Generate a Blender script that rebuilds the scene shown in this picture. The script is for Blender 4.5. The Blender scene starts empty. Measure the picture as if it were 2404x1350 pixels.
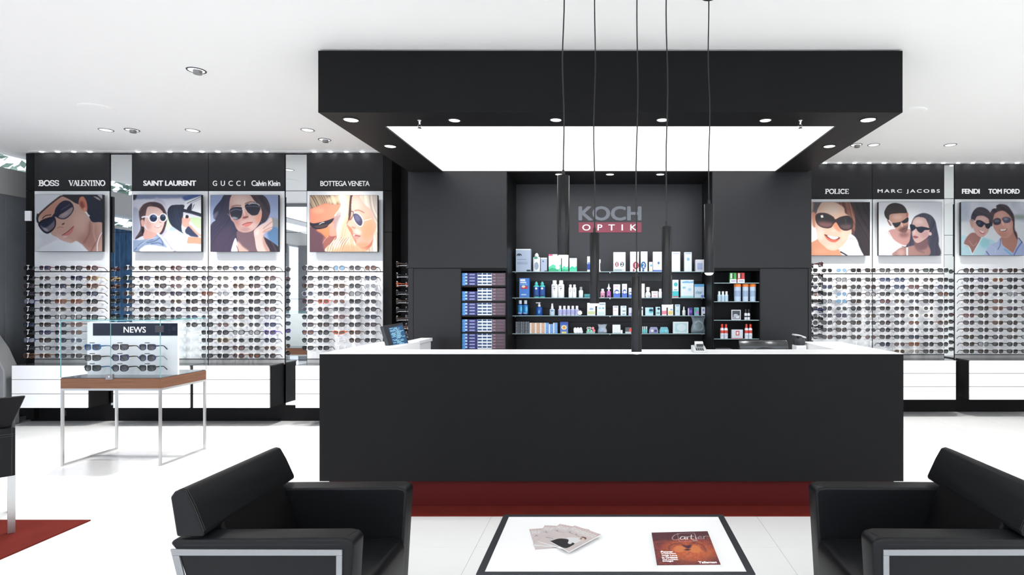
import bpy, bmesh, math, random
import numpy as np
from mathutils import Vector, Matrix
random.seed(7)
S = bpy.context.scene
C = S.collection
PI = math.pi
# ---------------------------------------------------------------- camera
# one-point perspective: eye 1.47 m, looking along +Y, principal point shifted like the photograph
H, F, VX, VY = 1.47, 1350.0, 1420.0, 702.0
cd = bpy.data.cameras.new('camera'); cam = bpy.data.objects.new('camera', cd); C.objects.link(cam)
cam.location = (0, 0, H); cam.rotation_euler = (PI / 2, 0, 0)
cd.sensor_width = 36; cd.lens = 36 * F / 2404
cd.shift_x = (1202 - VX) / 2404; cd.shift_y = (VY - 675) / 2404
cd.clip_start = 0.05; cd.clip_end = 200
S.camera = cam
# ---------------------------------------------------------------- world, colour management
S.view_settings.view_transform = 'Standard'; S.view_settings.look = 'None'
S.view_settings.gamma = 1; S.view_settings.use_curve_mapping = False
S.view_settings.exposure = -0.8
wd = bpy.data.worlds.new('sky'); S.world = wd; wd.use_nodes = True
wn = wd.node_tree.nodes; bgn = wn['Background']
bgn.inputs[0].default_value = (0.86, 0.92, 1.0, 1); bgn.inputs[1].default_value = 5.0
S.cycles.max_bounces = 8; S.cycles.diffuse_bounces = 5; S.cycles.glossy_bounces = 4
S.cycles.transparent_max_bounces = 24; S.cycles.sample_clamp_indirect = 6
S.cycles.caustics_reflective = False; S.cycles.caustics_refractive = False

def X(px, D): return (px - VX) / F * D
def Z(py, D): return H + (VY - py) / F * D
def lin(c):
    return tuple(((v / 255) / 12.92 if v / 255 <= 0.04045 else ((v / 255 + 0.055) / 1.055) ** 2.4) for v in c[:3])

# ---------------------------------------------------------------- materials
MC = {}
def mat(name, col=(128, 128, 128), rough=0.5, metal=0.0, emit=0.0, alpha=1.0, noise=0.0, nscale=30.0, bump=0.0, bscale=200.0, spec=0.5, coat=0.0, stretch=None):
    if name in MC: return MC[name]
    m = bpy.data.materials.new(name); m.use_nodes = True
    nt = m.node_tree; b = nt.nodes['Principled BSDF']; L = nt.links
    c = lin(col) + (1,)
    b.inputs['Base Color'].default_value = c
    b.inputs['Roughness'].default_value = rough; b.inputs['Metallic'].default_value = metal
    b.inputs['Specular IOR Level'].default_value = spec; b.inputs['Alpha'].default_value = alpha
    b.inputs['Coat Weight'].default_value = coat
    if emit: b.inputs['Emission Color'].default_value = c; b.inputs['Emission Strength'].default_value = emit
    if noise or bump:
        tc = nt.nodes.new('ShaderNodeTexCoord'); mp = nt.nodes.new('ShaderNodeMapping')
        L.new(tc.outputs['Object'], mp.inputs[0])
        if stretch: mp.inputs['Scale'].default_value = stretch
    if noise:
        n = nt.nodes.new('ShaderNodeTexNoise'); n.inputs['Scale'].default_value = nscale; n.inputs['Detail'].default_value = 5
        L.new(mp.outputs[0], n.inputs['Vector'])
        r = nt.nodes.new('ShaderNodeMapRange'); r.inputs['To Min'].default_value = 1 - noise; r.inputs['To Max'].default_value = 1 + noise
        L.new(n.outputs['Fac'], r.inputs['Value'])
        mx = nt.nodes.new('ShaderNodeMix'); mx.data_type = 'RGBA'; mx.blend_type = 'MULTIPLY'; mx.inputs['Factor'].default_value = 1
        mx.inputs['A'].default_value = c; L.new(r.outputs[0], mx.inputs['B']); L.new(mx.outputs['Result'], b.inputs['Base Color'])
    if bump:
        n = nt.nodes.new('ShaderNodeTexNoise'); n.inputs['Scale'].default_value = bscale; n.inputs['Detail'].default_value = 3
        L.new(mp.outputs[0], n.inputs['Vector'])
        bp = nt.nodes.new('ShaderNodeBump'); bp.inputs['Strength'].default_value = bump; bp.inputs['Distance'].default_value = 0.002
        L.new(n.outputs['Fac'], bp.inputs['Height']); L.new(bp.outputs[0], b.inputs['Normal'])
    MC[name] = m
    return m
def col_mat(c, rough=0.4):
    return mat('print_%02x%02x%02x' % tuple(int(v) for v in c), c, rough)
def glass_mat(name, tint=(0.985, 0.997, 0.995), refl=1.45):
    if name in MC: return MC[name]
    m = bpy.data.materials.new(name); m.use_nodes = True; nt = m.node_tree
    for n in list(nt.nodes): nt.nodes.remove(n)
    o = nt.nodes.new('ShaderNodeOutputMaterial'); t = nt.nodes.new('ShaderNodeBsdfTransparent'); g = nt.nodes.new('ShaderNodeBsdfGlossy')
    lw = nt.nodes.new('ShaderNodeLayerWeight'); pw = nt.nodes.new('ShaderNodeMath'); pw.operation = 'POWER'; pw.inputs[1].default_value = 5.0; nt.links.new(lw.outputs['Facing'], pw.inputs[0])
    f = nt.nodes.new('ShaderNodeMapRange'); f.inputs['To Min'].default_value = 0.008; f.inputs['To Max'].default_value = 0.85; nt.links.new(pw.outputs[0], f.inputs['Value']); mx = nt.nodes.new('ShaderNodeMixShader')
    t.inputs[0].default_value = tuple(tint) + (1,); g.inputs['Roughness'].default_value = 0.0
    nt.links.new(f.outputs[0], mx.inputs[0]); nt.links.new(t.outputs[0], mx.inputs[1]); nt.links.new(g.outputs[0], mx.inputs[2])
    nt.links.new(mx.outputs[0], o.inputs[0]); MC[name] = m
    return m
def lens_mat(name, col, top=0.97, bot=0.7):
    k = 'lens_' + name
    if k in MC: return MC[k]
    m = mat(k, col, 0.06, spec=0.3); nt = m.node_tree
    tc = nt.nodes.new('ShaderNodeTexCoord'); sp = nt.nodes.new('ShaderNodeSeparateXYZ'); r = nt.nodes.new('ShaderNodeMapRange')
    nt.links.new(tc.outputs['Generated'], sp.inputs[0]); nt.links.new(sp.outputs['Z'], r.inputs['Value'])
    r.inputs['To Min'].default_value = bot; r.inputs['To Max'].default_value = top
    nt.links.new(r.outputs[0], nt.nodes['Principled BSDF'].inputs['Alpha'])
    return m

M = dict(
 black=mat('black_laminate', (27, 27, 28), 0.5, spec=0.07, noise=0.06, nscale=4, bump=0.05, bscale=300),
 black2=mat('matt_black_board', (20, 20, 21), 0.5, spec=0.25, noise=0.06, nscale=6),
 blackline=mat('black_joint', (12, 12, 13), 0.6),
 fascia=mat('charcoal_fascia', (43, 43, 45), 0.5, spec=0.15, noise=0.05, nscale=5),
 white=mat('white_lacquer', (244, 245, 247), 0.25, noise=0.01, nscale=3),
 wpanel=mat('white_display_board', (230, 232, 235), 0.4, noise=0.01, nscale=3),
 corian=mat('white_solid_surface', (250, 250, 250), 0.3, noise=0.01, nscale=3),
 ceil=mat('white_ceiling_plaster', (248, 248, 246), 0.8, noise=0.01, nscale=2),
 tile=mat('white_stone_tile', (246, 246, 245), 0.16, noise=0.02, nscale=5, spec=0.5),
 tile2=mat('white_stone_tile_pale', (242, 242, 242), 0.18, noise=0.02, nscale=4, spec=0.5),
 grout=mat('grey_grout', (188, 188, 186), 0.8, noise=0.05),
 rug=mat('brick_red_carpet', (104, 34, 27), 0.95, noise=0.25, nscale=9, bump=0.6, bscale=900, spec=0.1),
 plinth=mat('dark_red_plinth', (78, 20, 20), 0.6, spec=0.1, noise=0.08, nscale=20),
 leather=mat('black_leather', (18, 19, 21), 0.38, spec=0.17, bump=0.25, bscale=500, noise=0.05, nscale=8),
 leather2=mat('black_leather_inner', (14, 14, 15), 0.45, spec=0.1, bump=0.25, bscale=500),
 seam=mat('dark_seam_thread', (16, 16, 17), 0.6),
 steel=mat('brushed_steel', (190, 190, 188), 0.3, 1.0, noise=0.03, nscale=40, stretch=(1, 1, 12)),
 satin=mat('satin_aluminium', (140, 141, 143), 0.42, 0.6, noise=0.03, nscale=40),
 chrome=mat('chrome', (215, 215, 215), 0.12, 1.0, noise=0.01),
 mirror=mat('mirror_silver', (226, 230, 232), 0.01, 1.0),
 concrete=mat('grey_concrete', (122, 126, 132), 0.85, noise=0.22, nscale=3.5, bump=0.7, bscale=25),
 concrete2=mat('pale_concrete', (128, 130, 132), 0.85, noise=0.12, nscale=6, bump=0.4, bscale=30),
 band=mat('grey_beam_paint', (176, 176, 176), 0.7, noise=0.02),
 acryl=mat('white_acrylic', (246, 247, 248), 0.3, noise=0.01),
 letter=mat('white_letter', (250, 250, 250), 0.4, emit=0.25),
 lamp=mat('lamp_glow', (255, 253, 248), 0.5, emit=6.0),
 lumi=mat('luminous_ceiling_film', (255, 255, 255), 0.5, emit=3.2),
 ceillamp=mat('ceiling_lamp_glow', (255, 255, 252), 0.5, emit=2.2),
 led=mat('led_glow', (255, 255, 255), 0.5, emit=80.0),
 wood=mat('walnut_veneer', (118, 82, 62), 0.45, noise=0.6, nscale=5, stretch=(1.0, 1.0, 40), spec=.2),
 cab=mat('black_satin_cabinet', (30, 30, 33), 0.36, noise=0.05, nscale=4, spec=0.3),
 cabgrey=mat('charcoal_niche_board', (44, 45, 49), 0.4, noise=0.05, nscale=4, spec=0.5),
 edge=mat('green_glass_edge', (96, 168, 172), 0.15, noise=0.05),
 glass=glass_mat('clear_glass'),
 wglass=glass_mat('window_glass', (0.97, 0.98, 1.0)),
 gshelf=mat('glass_shelf', (110, 140, 146), 0.08, alpha=0.55, noise=0.02),
 slate=mat('dark_glass_base', (52, 58, 64), 0.12, noise=0.03),
 navy=mat('navy_sign_film', (22, 29, 48), 0.5, spec=0.15, noise=0.03),
 logo=mat('grey_logo_letter', (128, 132, 140), 0.5, noise=0.02),
 logored=mat('rose_logo_band', (150, 66, 84), 0.5, noise=0.02),
 cord=mat('black_cord', (16, 16, 17), 0.5, noise=0.05),
 pend=mat('black_anodised_tube', (24, 24, 26), 0.22, 0.5, noise=0.03),
 dgrey=mat('dark_grey_plastic', (46, 48, 52), 0.35, noise=0.04),
 lgrey=mat('light_grey_plastic', (198, 200, 200), 0.4, noise=0.03),
 bark=mat('bark', (92, 96, 100), 0.9, noise=0.5, nscale=7, bump=1.0, bscale=12, stretch=(3, 3, 0.5)),
 leaf=mat('foliage', (112, 132, 116), 0.8, noise=0.5, nscale=6),
 pave=mat('street_paving', (206, 208, 210), 0.9, noise=0.1, nscale=3),
)

# ---------------------------------------------------------------- mesh builder
ORG = {}
def worg(o): return ORG.get(o.name, Vector((0, 0, 0)))
class MB:
    def __init__(s): s.v = []; s.f = []; s.m = []; s.cur = 0
    def quadbox(s, P):     # 8 points: bottom 4 ccw, top 4 ccw
        n = len(s.v); s.v += [tuple(p) for p in P]
        for a in ((0, 3, 2, 1), (4, 5, 6, 7), (0, 1, 5, 4), (1, 2, 6, 5), (2, 3, 7, 6), (3, 0, 4, 7)):
            s.f.append([n + i for i in a]); s.m.append(s.cur)
        return s
    def box(s, x0, x1, y0, y1, z0, z1):
        x0, x1 = sorted((x0, x1)); y0, y1 = sorted((y0, y1)); z0, z1 = sorted((z0, z1))
        return s.quadbox([(x0, y0, z0), (x1, y0, z0), (x1, y1, z0), (x0, y1, z0), (x0, y0, z1), (x1, y0, z1), (x1, y1, z1), (x0, y1, z1)])
    def prism_y(s, pts, y0, y1):     # polygon in XZ extruded along Y
        n = len(s.v); k = len(pts)
        ar = sum(pts[i][0] * pts[(i + 1) % k][1] - pts[(i + 1) % k][0] * pts[i][1] for i in range(k))
        if ar < 0: pts = pts[::-1]
        s.v += [(x, y0, z) for x, z in pts] + [(x, y1, z) for x, z in pts]
        s.f.append([n + i for i in range(k)]); s.m.append(s.cur)
        s.f.append([n + k + i for i in reversed(range(k))]); s.m.append(s.cur)
        for i in range(k):
            j = (i + 1) % k; s.f.append([n + j, n + i, n + k + i, n + k + j]); s.m.append(s.cur)
        return s
    def prism_x(s, pts, x0, x1):     # polygon in YZ extruded along X
        n = len(s.v); k = len(pts)
        ar = sum(pts[i][0] * pts[(i + 1) % k][1] - pts[(i + 1) % k][0] * pts[i][1] for i in range(k))
        if ar < 0: pts = pts[::-1]
        s.v += [(x0, y, z) for y, z in pts] + [(x1, y, z) for y, z in pts]
        s.f.append([n + i for i in reversed(range(k))]); s.m.append(s.cur)
        s.f.append([n + k + i for i in range(k)]); s.m.append(s.cur)
        for i in range(k):
            j = (i + 1) % k; s.f.append([n + i, n + j, n + k + j, n + k + i]); s.m.append(s.cur)
        return s
    def ring(s, pts_list, cap0=True, cap1=True):    # loft between loops of equal size
        n = len(s.v); k = len(pts_list[0])
        for L in pts_list: s.v += [tuple(p) for p in L]
        for a in range(len(pts_list) - 1):
            for i in range(k):
                j = (i + 1) % k
                s.f.append([n + a * k + i, n + a * k + j, n + (a + 1) * k + j, n + (a + 1) * k + i]); s.m.append(s.cur)
        if cap0: s.f.append([n + i for i in reversed(range(k))]); s.m.append(s.cur)
        if cap1: s.f.append([n + (len(pts_list) - 1) * k + i for i in range(k)]); s.m.append(s.cur)
        return s
    def lathe(s, cx, cy, prof, n=14, sx=1, sy=1):   # prof: (r,z) bottom to top
        return s.ring([[(cx + sx * r * math.cos(2 * PI * i / n), cy + sy * r * math.sin(2 * PI * i / n), z) for i in range(n)] for r, z in prof])
    def tube(s, path, r, n=8):
        P = [Vector(p) for p in path]; loops = []
        for i, p in enumerate(P):
            d = (P[min(i + 1, len(P) - 1)] - P[max(i - 1, 0)]).normalized()
            u = d.cross(Vector((0.013, 1, 0.017))); u = u.normalized() if u.length > 0.01 else Vector((1, 0, 0))
            w = u.cross(d)
            loops.append([p + (u * math.cos(2 * PI * k / n) - w * math.sin(2 * PI * k / n)) * r for k in range(n)])
        return s.ring(loops)
    def mesh(s, mats, org=Vector((0, 0, 0)), smooth=None):
        me = bpy.data.meshes.new('mesh')
        ox, oy, oz = org
        me.from_pydata([(a - ox, b - oy, c - oz) for a, b, c in s.v], [], s.f)
        for m in (mats if isinstance(mats, (list, tuple)) else [mats]): me.materials.append(m)
        if any(s.m): me.polygons.foreach_set('material_index', s.m)
        if smooth:
            me.polygons.foreach_set('use_smooth', [True] * len(s.f)); me.set_sharp_from_angle(angle=math.radians(smooth))
        me.update()
        return me
    def build(s, name, mats, parent=None, smooth=None, bevel=0, seg=2, label=None):
        org = worg(parent) if parent else Vector((0, 0, 0))
        me = s.mesh(mats, org, smooth); me.name = name
        o = bpy.data.objects.new(name, me); C.objects.link(o)
        if parent: o.parent = parent
        ORG[o.name] = org
        if bevel:
            b = o.modifiers.new('bevel', 'BEVEL'); b.width = bevel; b.segments = seg; b.limit_method = 'ANGLE'; b.angle_limit = 0.6
            me.polygons.foreach_set('use_smooth', [True] * len(s.f)); b.harden_normals = False; me.set_sharp_from_angle(angle=math.radians(60))
        if label: o['label'] = label
        return o
def tag(o, label=None, cat=None, group=None, kind=None):
    if label: o['label'] = label
    if cat: o['category'] = cat
    if group: o['group'] = group
    if kind: o['kind'] = kind
    return o
def thing(name, loc, label, cat, group=None):
    o = bpy.data.objects.new(name, None); C.objects.link(o); o.location = loc; o.empty_display_size = 0.05
    ORG[o.name] = Vector(loc)
    return tag(o, label, cat, group)
def box(name, m, x0, x1, y0, y1, z0, z1, parent=None, bevel=0, label=None, seg=2):
    return MB().box(x0, x1, y0, y1, z0, z1).build(name, m, parent, bevel=bevel, label=label, seg=seg)
def struct(name, o): o.name = name; o['kind'] = 'structure'; return o
def share(name, me, loc, parent, rot=None):
    o = bpy.data.objects.new(name, me); C.objects.link(o); o.parent = parent
    o.location = Vector(loc) - worg(parent)
    if rot: o.rotation_euler = rot
    ORG[o.name] = Vector(loc)
    return o

# lettering -------------------------------------------------------
def text_mesh(body, bold=0.0, spacing=1.0, shear=0.0, depth=0.02):
    bb, bold = bold, 0.0
    cu = bpy.data.curves.new('t', 'FONT'); cu.body = body; cu.size = 1; cu.extrude = depth; cu.offset = bold; cu.space_character = spacing; cu.shear = shear
    cu.resolution_u = 4; cu.align_x = 'LEFT'
    o = bpy.data.objects.new('t', cu); C.objects.link(o)
    dg = bpy.context.evaluated_depsgraph_get(); me = bpy.data.meshes.new_from_object(o.evaluated_get(dg))
    bpy.data.objects.remove(o); bpy.data.curves.remove(cu)
    n = len(me.vertices); co = np.empty(n * 3, np.float32); me.vertices.foreach_get('co', co); co = co.reshape(-1, 3)
    if bb > 0.005:      # heavier weight: overlapping copies a hair apart
        F_ = [list(p.vertices) for p in me.polygons]; V = []; G = []
        for dx, dy in ((-1, 0), (1, 0), (0, -.8), (0, .8), (-.7, .6), (.7, -.6), (.7, .6), (-.7, -.6)):
            k = len(V) * n; V.append(co + np.array([dx * bb, dy * bb, .0007 * len(V)])); G += [[i + k for i in f] for f in F_]
        co = np.concatenate(V); bpy.data.meshes.remove(me); me = bpy.data.meshes.new('t'); me.from_pydata(co.tolist(), [], G)
    return me, co
def text(name, body, m, x0, x1, z0, z1, y, parent=None, bold=0.0, spacing=1.0, shear=0.0, thick=0.004, horiz=None):
    """fit a word to a rectangle in the XZ plane at depth y (facing -Y); horiz: callable mapping (u,v,w) to world"""
    me, co = text_mesh(body, bold, spacing, shear)
    mn, mx = co.min(0), co.max(0); u = (co - mn) / np.maximum(mx - mn, 1e-6)
    if horiz: P = np.array([horiz(a, b, c) for a, b, c in u])
    else: P = np.stack([x0 + u[:, 0] * (x1 - x0), y - thick * u[:, 2], z0 + u[:, 1] * (z1 - z0)], 1)
    org = worg(parent) if parent else Vector((0, 0, 0))
    P = P - np.array(org)
    me.vertices.foreach_set('co', P.astype(np.float32).ravel()); me.update()
    me.materials.clear(); me.materials.append(m); me.name = name
    o = bpy.data.objects.new(name, me); C.objects.link(o)
    if parent: o.parent = parent
    ORG[o.name] = org
    return o
T_, t_ = 0.2, 0.085   # thick and thin strokes of the serif capitals
def st(x, y0=0, y1=1, w=T_): return ('l', x, y0, x, y1, w)
def sf(x, y, w=0.34): return ('h', x - w / 2, x + w / 2, y)
GLY = {
 'B': (0.78, [st(.2), sf(.16, 0.03), sf(.16, .97), ('a', .38, .75, .24, .22, -90, 90, T_), ('a', .4, .27, .3, .25, -90, 90, T_), ('h', .1, .42, .97), ('h', .1, .42, .5), ('h', .1, .42, .03)]),
 'O': (0.95, [('a', .48, .5, .38, .46, 0, 360, T_)]),
 'S': (0.72, [('a', .36, .73, .25, .23, 10, 270, T_ * .8), ('a', .36, .27, .27, .23, -170, 90, T_ * .8), ('l', .62, .68, .62, .98, .06), ('l', .08, .02, .08, .34, .06)]),
 'V': (0.9, [('l', .15, 1, .47, 0, T_), ('l', .47, 0, .78, 1, t_), sf(.15, .97), sf(.78, .97, .28)]),
 'A': (0.9, [('l', .12, 0, .44, 1, t_), ('l', .44, 1, .76, 0, T_), ('h', .24, .62, .34), sf(.12, .03, .26), sf(.78, .03)]),
 'L': (0.72, [st(.2), sf(.18, .97), ('h', .04, .68, .03), ('l', .66, 0, .66, .3, .06)]),
 'E': (0.76, [st(.2), ('h', .04, .68, .97), ('h', .2, .52, .5), ('h', .04, .7, .03), ('l', .68, 0, .68, .26, .06), ('l', .66, .74, .66, 1, .06), ('l', .52, .38, .52, .62, .06)]),
 'N': (0.95, [('l', .17, 0, .17, 1, t_), ('l', .17, 1, .76, 0, T_), ('l', .76, 0, .76, 1, t_), sf(.17, .03, .28), sf(.13, .97, .26), sf(.76, .97, .28)]),
 'T': (0.78, [st(.39), ('h', .04, .74, .96), sf(.39, .03), ('l', .06, .72, .06, 1, .06), ('l', .72, .72, .72, 1, .06)]),
 'I': (0.42, [st(.21), sf(.21, .03), sf(.21, .97)]),
 'P': (0.74, [st(.2), sf(.18, .03), ('a', .38, .72, .26, .25, -90, 90, T_), ('h', .05, .4, .97), ('h', .1, .4, .47)]),
 'C': (0.86, [('a', .46, .5, .36, .46, 45, 315, T_), ('l', .74, .68, .74, .98, .06), ('l', .74, .04, .74, .3, .06)]),
}
def serif(name, body, m, x0, x1, z0, z1, y, parent, bold=1.0, tight=0.92):
    w = sum(GLY[c][0] * tight for c in body); sx = (x1 - x0) / w; sz = z1 - z0; mb = MB(); cx = 0
    def rib(ps, wd):
        for a, b in zip(ps, ps[1:]):
            dx, dz = (b[0] - a[0]) * sx, (b[1] - a[1]) * sz; L = math.hypot(dx, dz) or 1
            hx, hz = -dz / L * wd / 2 * sz * bold, dx / L * wd / 2 * sz * bold
            pts = [(x0 + (cx + a[0]) * sx + hx, z0 + a[1] * sz + hz), (x0 + (cx + b[0]) * sx + hx, z0 + b[1] * sz + hz), (x0 + (cx + b[0]) * sx - hx, z0 + b[1] * sz - hz), (x0 + (cx + a[0]) * sx - hx, z0 + a[1] * sz - hz)]
            mb.prism_y(pts, y - 0.004, y)
    for ch in body:
        for g in GLY[ch][1]:
            if g[0] == 'l': rib([(g[1], g[2]), (g[3], g[4])], g[5])
            elif g[0] == 'h': rib([(g[1], g[3]), (g[2], g[3])], 0.09)
            else:
                _, ax, ay, rx, ry, a0, a1, wd = g; n = max(6, int(abs(a1 - a0) / 22))
                rib([(ax + rx * math.cos(math.radians(a0 + (a1 - a0) * i / n)), ay + ry * math.sin(math.radians(a0 + (a1 - a0) * i / n))) for i in range(n + 1)], wd)
        cx += GLY[ch][0] * tight
    return mb.build(name, m, parent)
ORD = ['first', 'second', 'third', 'fourth', 'fifth', 'sixth', 'seventh', 'eighth', 'ninth', 'tenth', 'eleventh', 'twelfth']
W_CAN, W_NICHE, W_CEIL, W_PEND = 18, 12, 235, 3
INK = .6
M.update(lumi2=mat('added_fill_glow', (255, 255, 255), 0.5, emit=3.4), edge2=mat('glass_shelf_edge', (150, 176, 180), .2, noise=.05), topb=mat('dark_glossy_top', (60, 62, 66), .15, noise=.03), bulb=mat('bulb_glow', (255, 250, 240), .5, emit=30),
 tframe=mat('black_metal_frame', (40, 43, 48), .35, .3, noise=.04), gwhite=mat('glossy_white_glass', (250, 250, 250), .06, coat=.5, noise=.005))
# ================================================================ the setting
CH = 3.222                       # ceiling height
DL, DR = 6.876, 7.438            # depth of the left and the right display wall
DC = 4.03                        # front of counter and canopy
XL, XR = -7.3, 6.3
DB = -5.0                        # glazed shop front behind the camera
DN = 8.0
gx0, gy0, TS = -3.152 - 0.598 * 7, 3.404 - 0.597 * 3, 0.5975
fl = struct('floor', box('floor', M['grout'], XL, XR, DB, DN, -0.12, -0.004))
tm1 = MB().box(0.001, TS - 0.0015, 0.001, TS - 0.0015, -0.004, 0).mesh(M['tile']); tm2 = MB().box(0.001, TS - 0.0015, 0.001, TS - 0.0015, -0.004, 0).mesh(M['tile2'])
rest = MB(); nx = int((XR - gx0) / TS)
for j in range(-12, 11):
    for i in range(nx):
        x, y = gx0 + i * TS, gy0 + j * TS
        if 0 <= j <= 9 and x + TS < XR and -1.25 * (y + .6) < x + .6 and x < 0.75 * (y + .6):
            if 5.4 < y + TS and -1.9 < x < 1.4: rest.box(x + .001, x + TS - .0015, y + .001, y + TS - .0015, -.004, 0); continue
            share('tile', tm1 if (i * 7 + j * 3) % 3 else tm2, (x, y, 0), fl)
        elif y > DB: rest.box(x + .001, x + TS - .0015, y + .001, y + TS - .0015, -.004, 0)
r = rest.build('tile', M['tile'], fl); r['kind'] = 'stuff'
struct('ceiling', box('ceiling', M['ceil'], XL, XR, DB, DN, CH, CH + 0.12))
struct('wall_back', box('wall_back', M['black2'], XL, XR, DN, DN + 0.15, -0.1, CH))
struct('wall_right', box('wall_right', M['ceil'], XR, XR + 0.15, DB, DN, -0.1, CH + .1))
# left wall: concrete end with a beam and a planted clerestory, windows further forward
wl = struct('wall_left', box('wall_left', M['concrete'], XL - 0.25, XL, 6.0, DN, -0.1, 2.74))
mb = MB()
for k in range(4): mb.box(XL - 0.001, XL + 0.006, 6.0 + .5 * k, 6.49 + .5 * k, 0.02, 1.3); mb.box(XL - 0.001, XL + 0.004, 6.0 + .5 * k, 6.49 + .5 * k, 1.31, 2.7)
o = mb.build('formwork_panel', M['concrete'], wl); o['kind'] = 'stuff'
struct('trim_1', box('trim_1', M['band'], XL - 0.3, XL + 0.03, DB, DN, 2.74, 3.06))
w = struct('window_1', box('window_1', M['wglass'], XL - 0.06, XL - 0.05, DB, DN, 3.06, CH))
# slanted concrete buttress at the far left
wb = MB().prism_y([(-7.29, -0.0), (X(26, 6.7), 0.0), (X(26, 6.7), Z(870, 6.7)), (X(2, 6.7), Z(818, 6.7)), (-7.29, Z(745, 6.7))], 6.62, 6.8).build('concrete_buttress', M['concrete2'], bevel=0.01)
tag(wb, 'pale slanted concrete buttress at the left end of the white drawers', 'buttress')
# left side glazing
w = bpy.data.objects.new('window_2', None); C.objects.link(w); w['kind'] = 'structure'; ORG['window_2'] = Vector()
for k in range(6):
    y0 = DB + k * 11 / 6
    box('mullion', M['satin'], XL - 0.1, XL, y0 - .03, y0 + .03, 0, 2.74, w)
    box('pane', M['wglass'], XL - 0.06, XL - 0.05, y0 + .03, y0 + 11 / 6 - .03, 0.05, 2.74, w)
w = bpy.data.objects.new('window_3', None); C.objects.link(w); w['kind'] = 'structure'; ORG['window_3'] = Vector()
for k in range(8):
    x0 = XL + k * (XR - XL) / 8
    box('mullion', M['satin'], x0 - .03, x0 + .03, DB - 0.1, DB, 0, CH, w)
    box('pane', M['wglass'], x0 + .03, x0 + (XR - XL) / 8 - .03, DB - 0.06, DB - 0.05, 0.05, CH, w)
# blue patterned curtain and grey column in front of the left windows, seen in the mirrors
t = thing('curtain', (XL + .12, 5.3, 0), 'blue patterned curtain at the left window, seen in the mirror strip', 'curtain')
n_ = 60; MB().ring([[(XL + .12 + .03 * math.sin(k * 1.3), 5.0 + 1.1 * k / n_, z) for k in range(n_ + 1)] + [(XL + .09 + .03 * math.sin(k * 1.3), 5.0 + 1.1 * k / n_, z) for k in range(n_, -1, -1)] for z in (.02, 2.5)]).build('cloth', mat('blue_patterned_cloth', (70, 110, 150), .8, noise=.75, nscale=9, stretch=(1, 6, .8)), t, smooth=60)
box('curtain_rail', M['satin'], XL + .06, XL + .15, 4.9, 6.15, 2.5, 2.54, t)
cl = box('concrete_column', M['concrete2'], XL + .02, XL + .3, -.25, .12, 0, 2.74); tag(cl, 'grey concrete column at the left window, seen in the second mirror strip', 'column')
# street outside: paving and trees
struct('ground', box('ground', M['pave'], -40, 40, -40, 30, -0.4, -0.13))
def tree(x, y, r, h, lab):
    t = thing('street_tree', (x, y, -0.13), lab, 'tree', 'trees in the street outside')
    mb = MB(); n = 12; loops = []
    for k in range(9):
        z = -0.13 + h * k / 8; rr = r * (1.35 - 0.5 * k / 8) if k else r * 1.7
        loops.append([(x + .12 * math.sin(k) + rr * (1 + .12 * random.random()) * math.cos(2 * PI * i / n), y + rr * (1 + .12 * random.random()) * math.sin(2 * PI * i / n), z) for i in range(n)])
    mb.ring(loops).build('trunk', M['bark'], t, smooth=60)
    mb = MB()
    for k in range(1600):
        a, b, q = random.random() * 6.28, random.random() * PI, random.random() ** .4
        p = Vector((x + 2.4 * q * math.cos(a) * math.sin(b), y + 2.4 * q * math.sin(a) * math.sin(b), h + 1.2 + 1.6 * q * math.cos(b)))
        u = Vector((random.gauss(0, 1), random.gauss(0, 1), random.gauss(0, 1))).normalized() * .12; v = u.orthogonal().normalized() * .07
        n0 = len(mb.v); mb.v += [tuple(p - u), tuple(p + v), tuple(p + u), tuple(p - v)]; mb.f.append([n0, n0 + 1, n0 + 2, n0 + 3]); mb.m.append(0)
    o = mb.build('crown', M['leaf'], t); o['kind'] = 'stuff'
tree(-11.0, 4.6, 0.35, 3.0, 'thick-barked tree outside the left window nearest the concrete wall')
tree(-11.4, -1.2, 0.4, 3.4, 'thick-barked tree outside the middle of the left window')
tree(-13.5, 10.6, 0.3, 2.6, 'slim tree seen through the strip window above the concrete wall')

# ================================================================ canopy
cx0, cx1 = X(747, DC), X(2119, DC); cz = Z(264, DC); cyb = 5.923
px0, px1 = X(903, 4.354), X(1963, 4.354); py0 = (Z(297, 1) and (cz - H) * F / (VY - 297)); py1 = (cz - H) * F / (VY - 404)
px0 = X(903, py0); px1 = X(1963, py0)
cn = thing('ceiling_canopy', (cx0, DC, cz), 'wide black box canopy hanging under the ceiling above the counter', 'canopy')
zt = CH - 0.012
box('front_board', M['black'], cx0, cx1, DC, DC + .04, cz, zt, cn)
box('side_board', M['black'], cx0, cx0 + .04, DC + .04, cyb + .9, cz, zt, cn); box('side_board', M['black'], cx1 - .04, cx1, DC + .04, cyb + .9, cz, zt, cn)
mb = MB(); mb.box(cx0 + .04, px0, DC + .04, cyb + .9, cz, cz + .03); mb.box(px1, cx1 - .04, DC + .04, cyb + .9, cz, cz + .03); mb.box(px0, px1, DC + .04, py0, cz, cz + .03); mb.box(px0, px1, py1, cyb + .9, cz, cz + .03)
mb.build('underside_board', M['black'], cn)
box('luminous_panel', M['lumi'], px0, px1, py0, py1, cz + .012, cz + .03, cn, label='glowing white stretched light panel')
mb = MB(); mb.box(cx0 + .05, cx1 - .05, DC + .05, cyb + .9, zt, CH); mb.build('shadow_gap', M['white'], cn)

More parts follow.
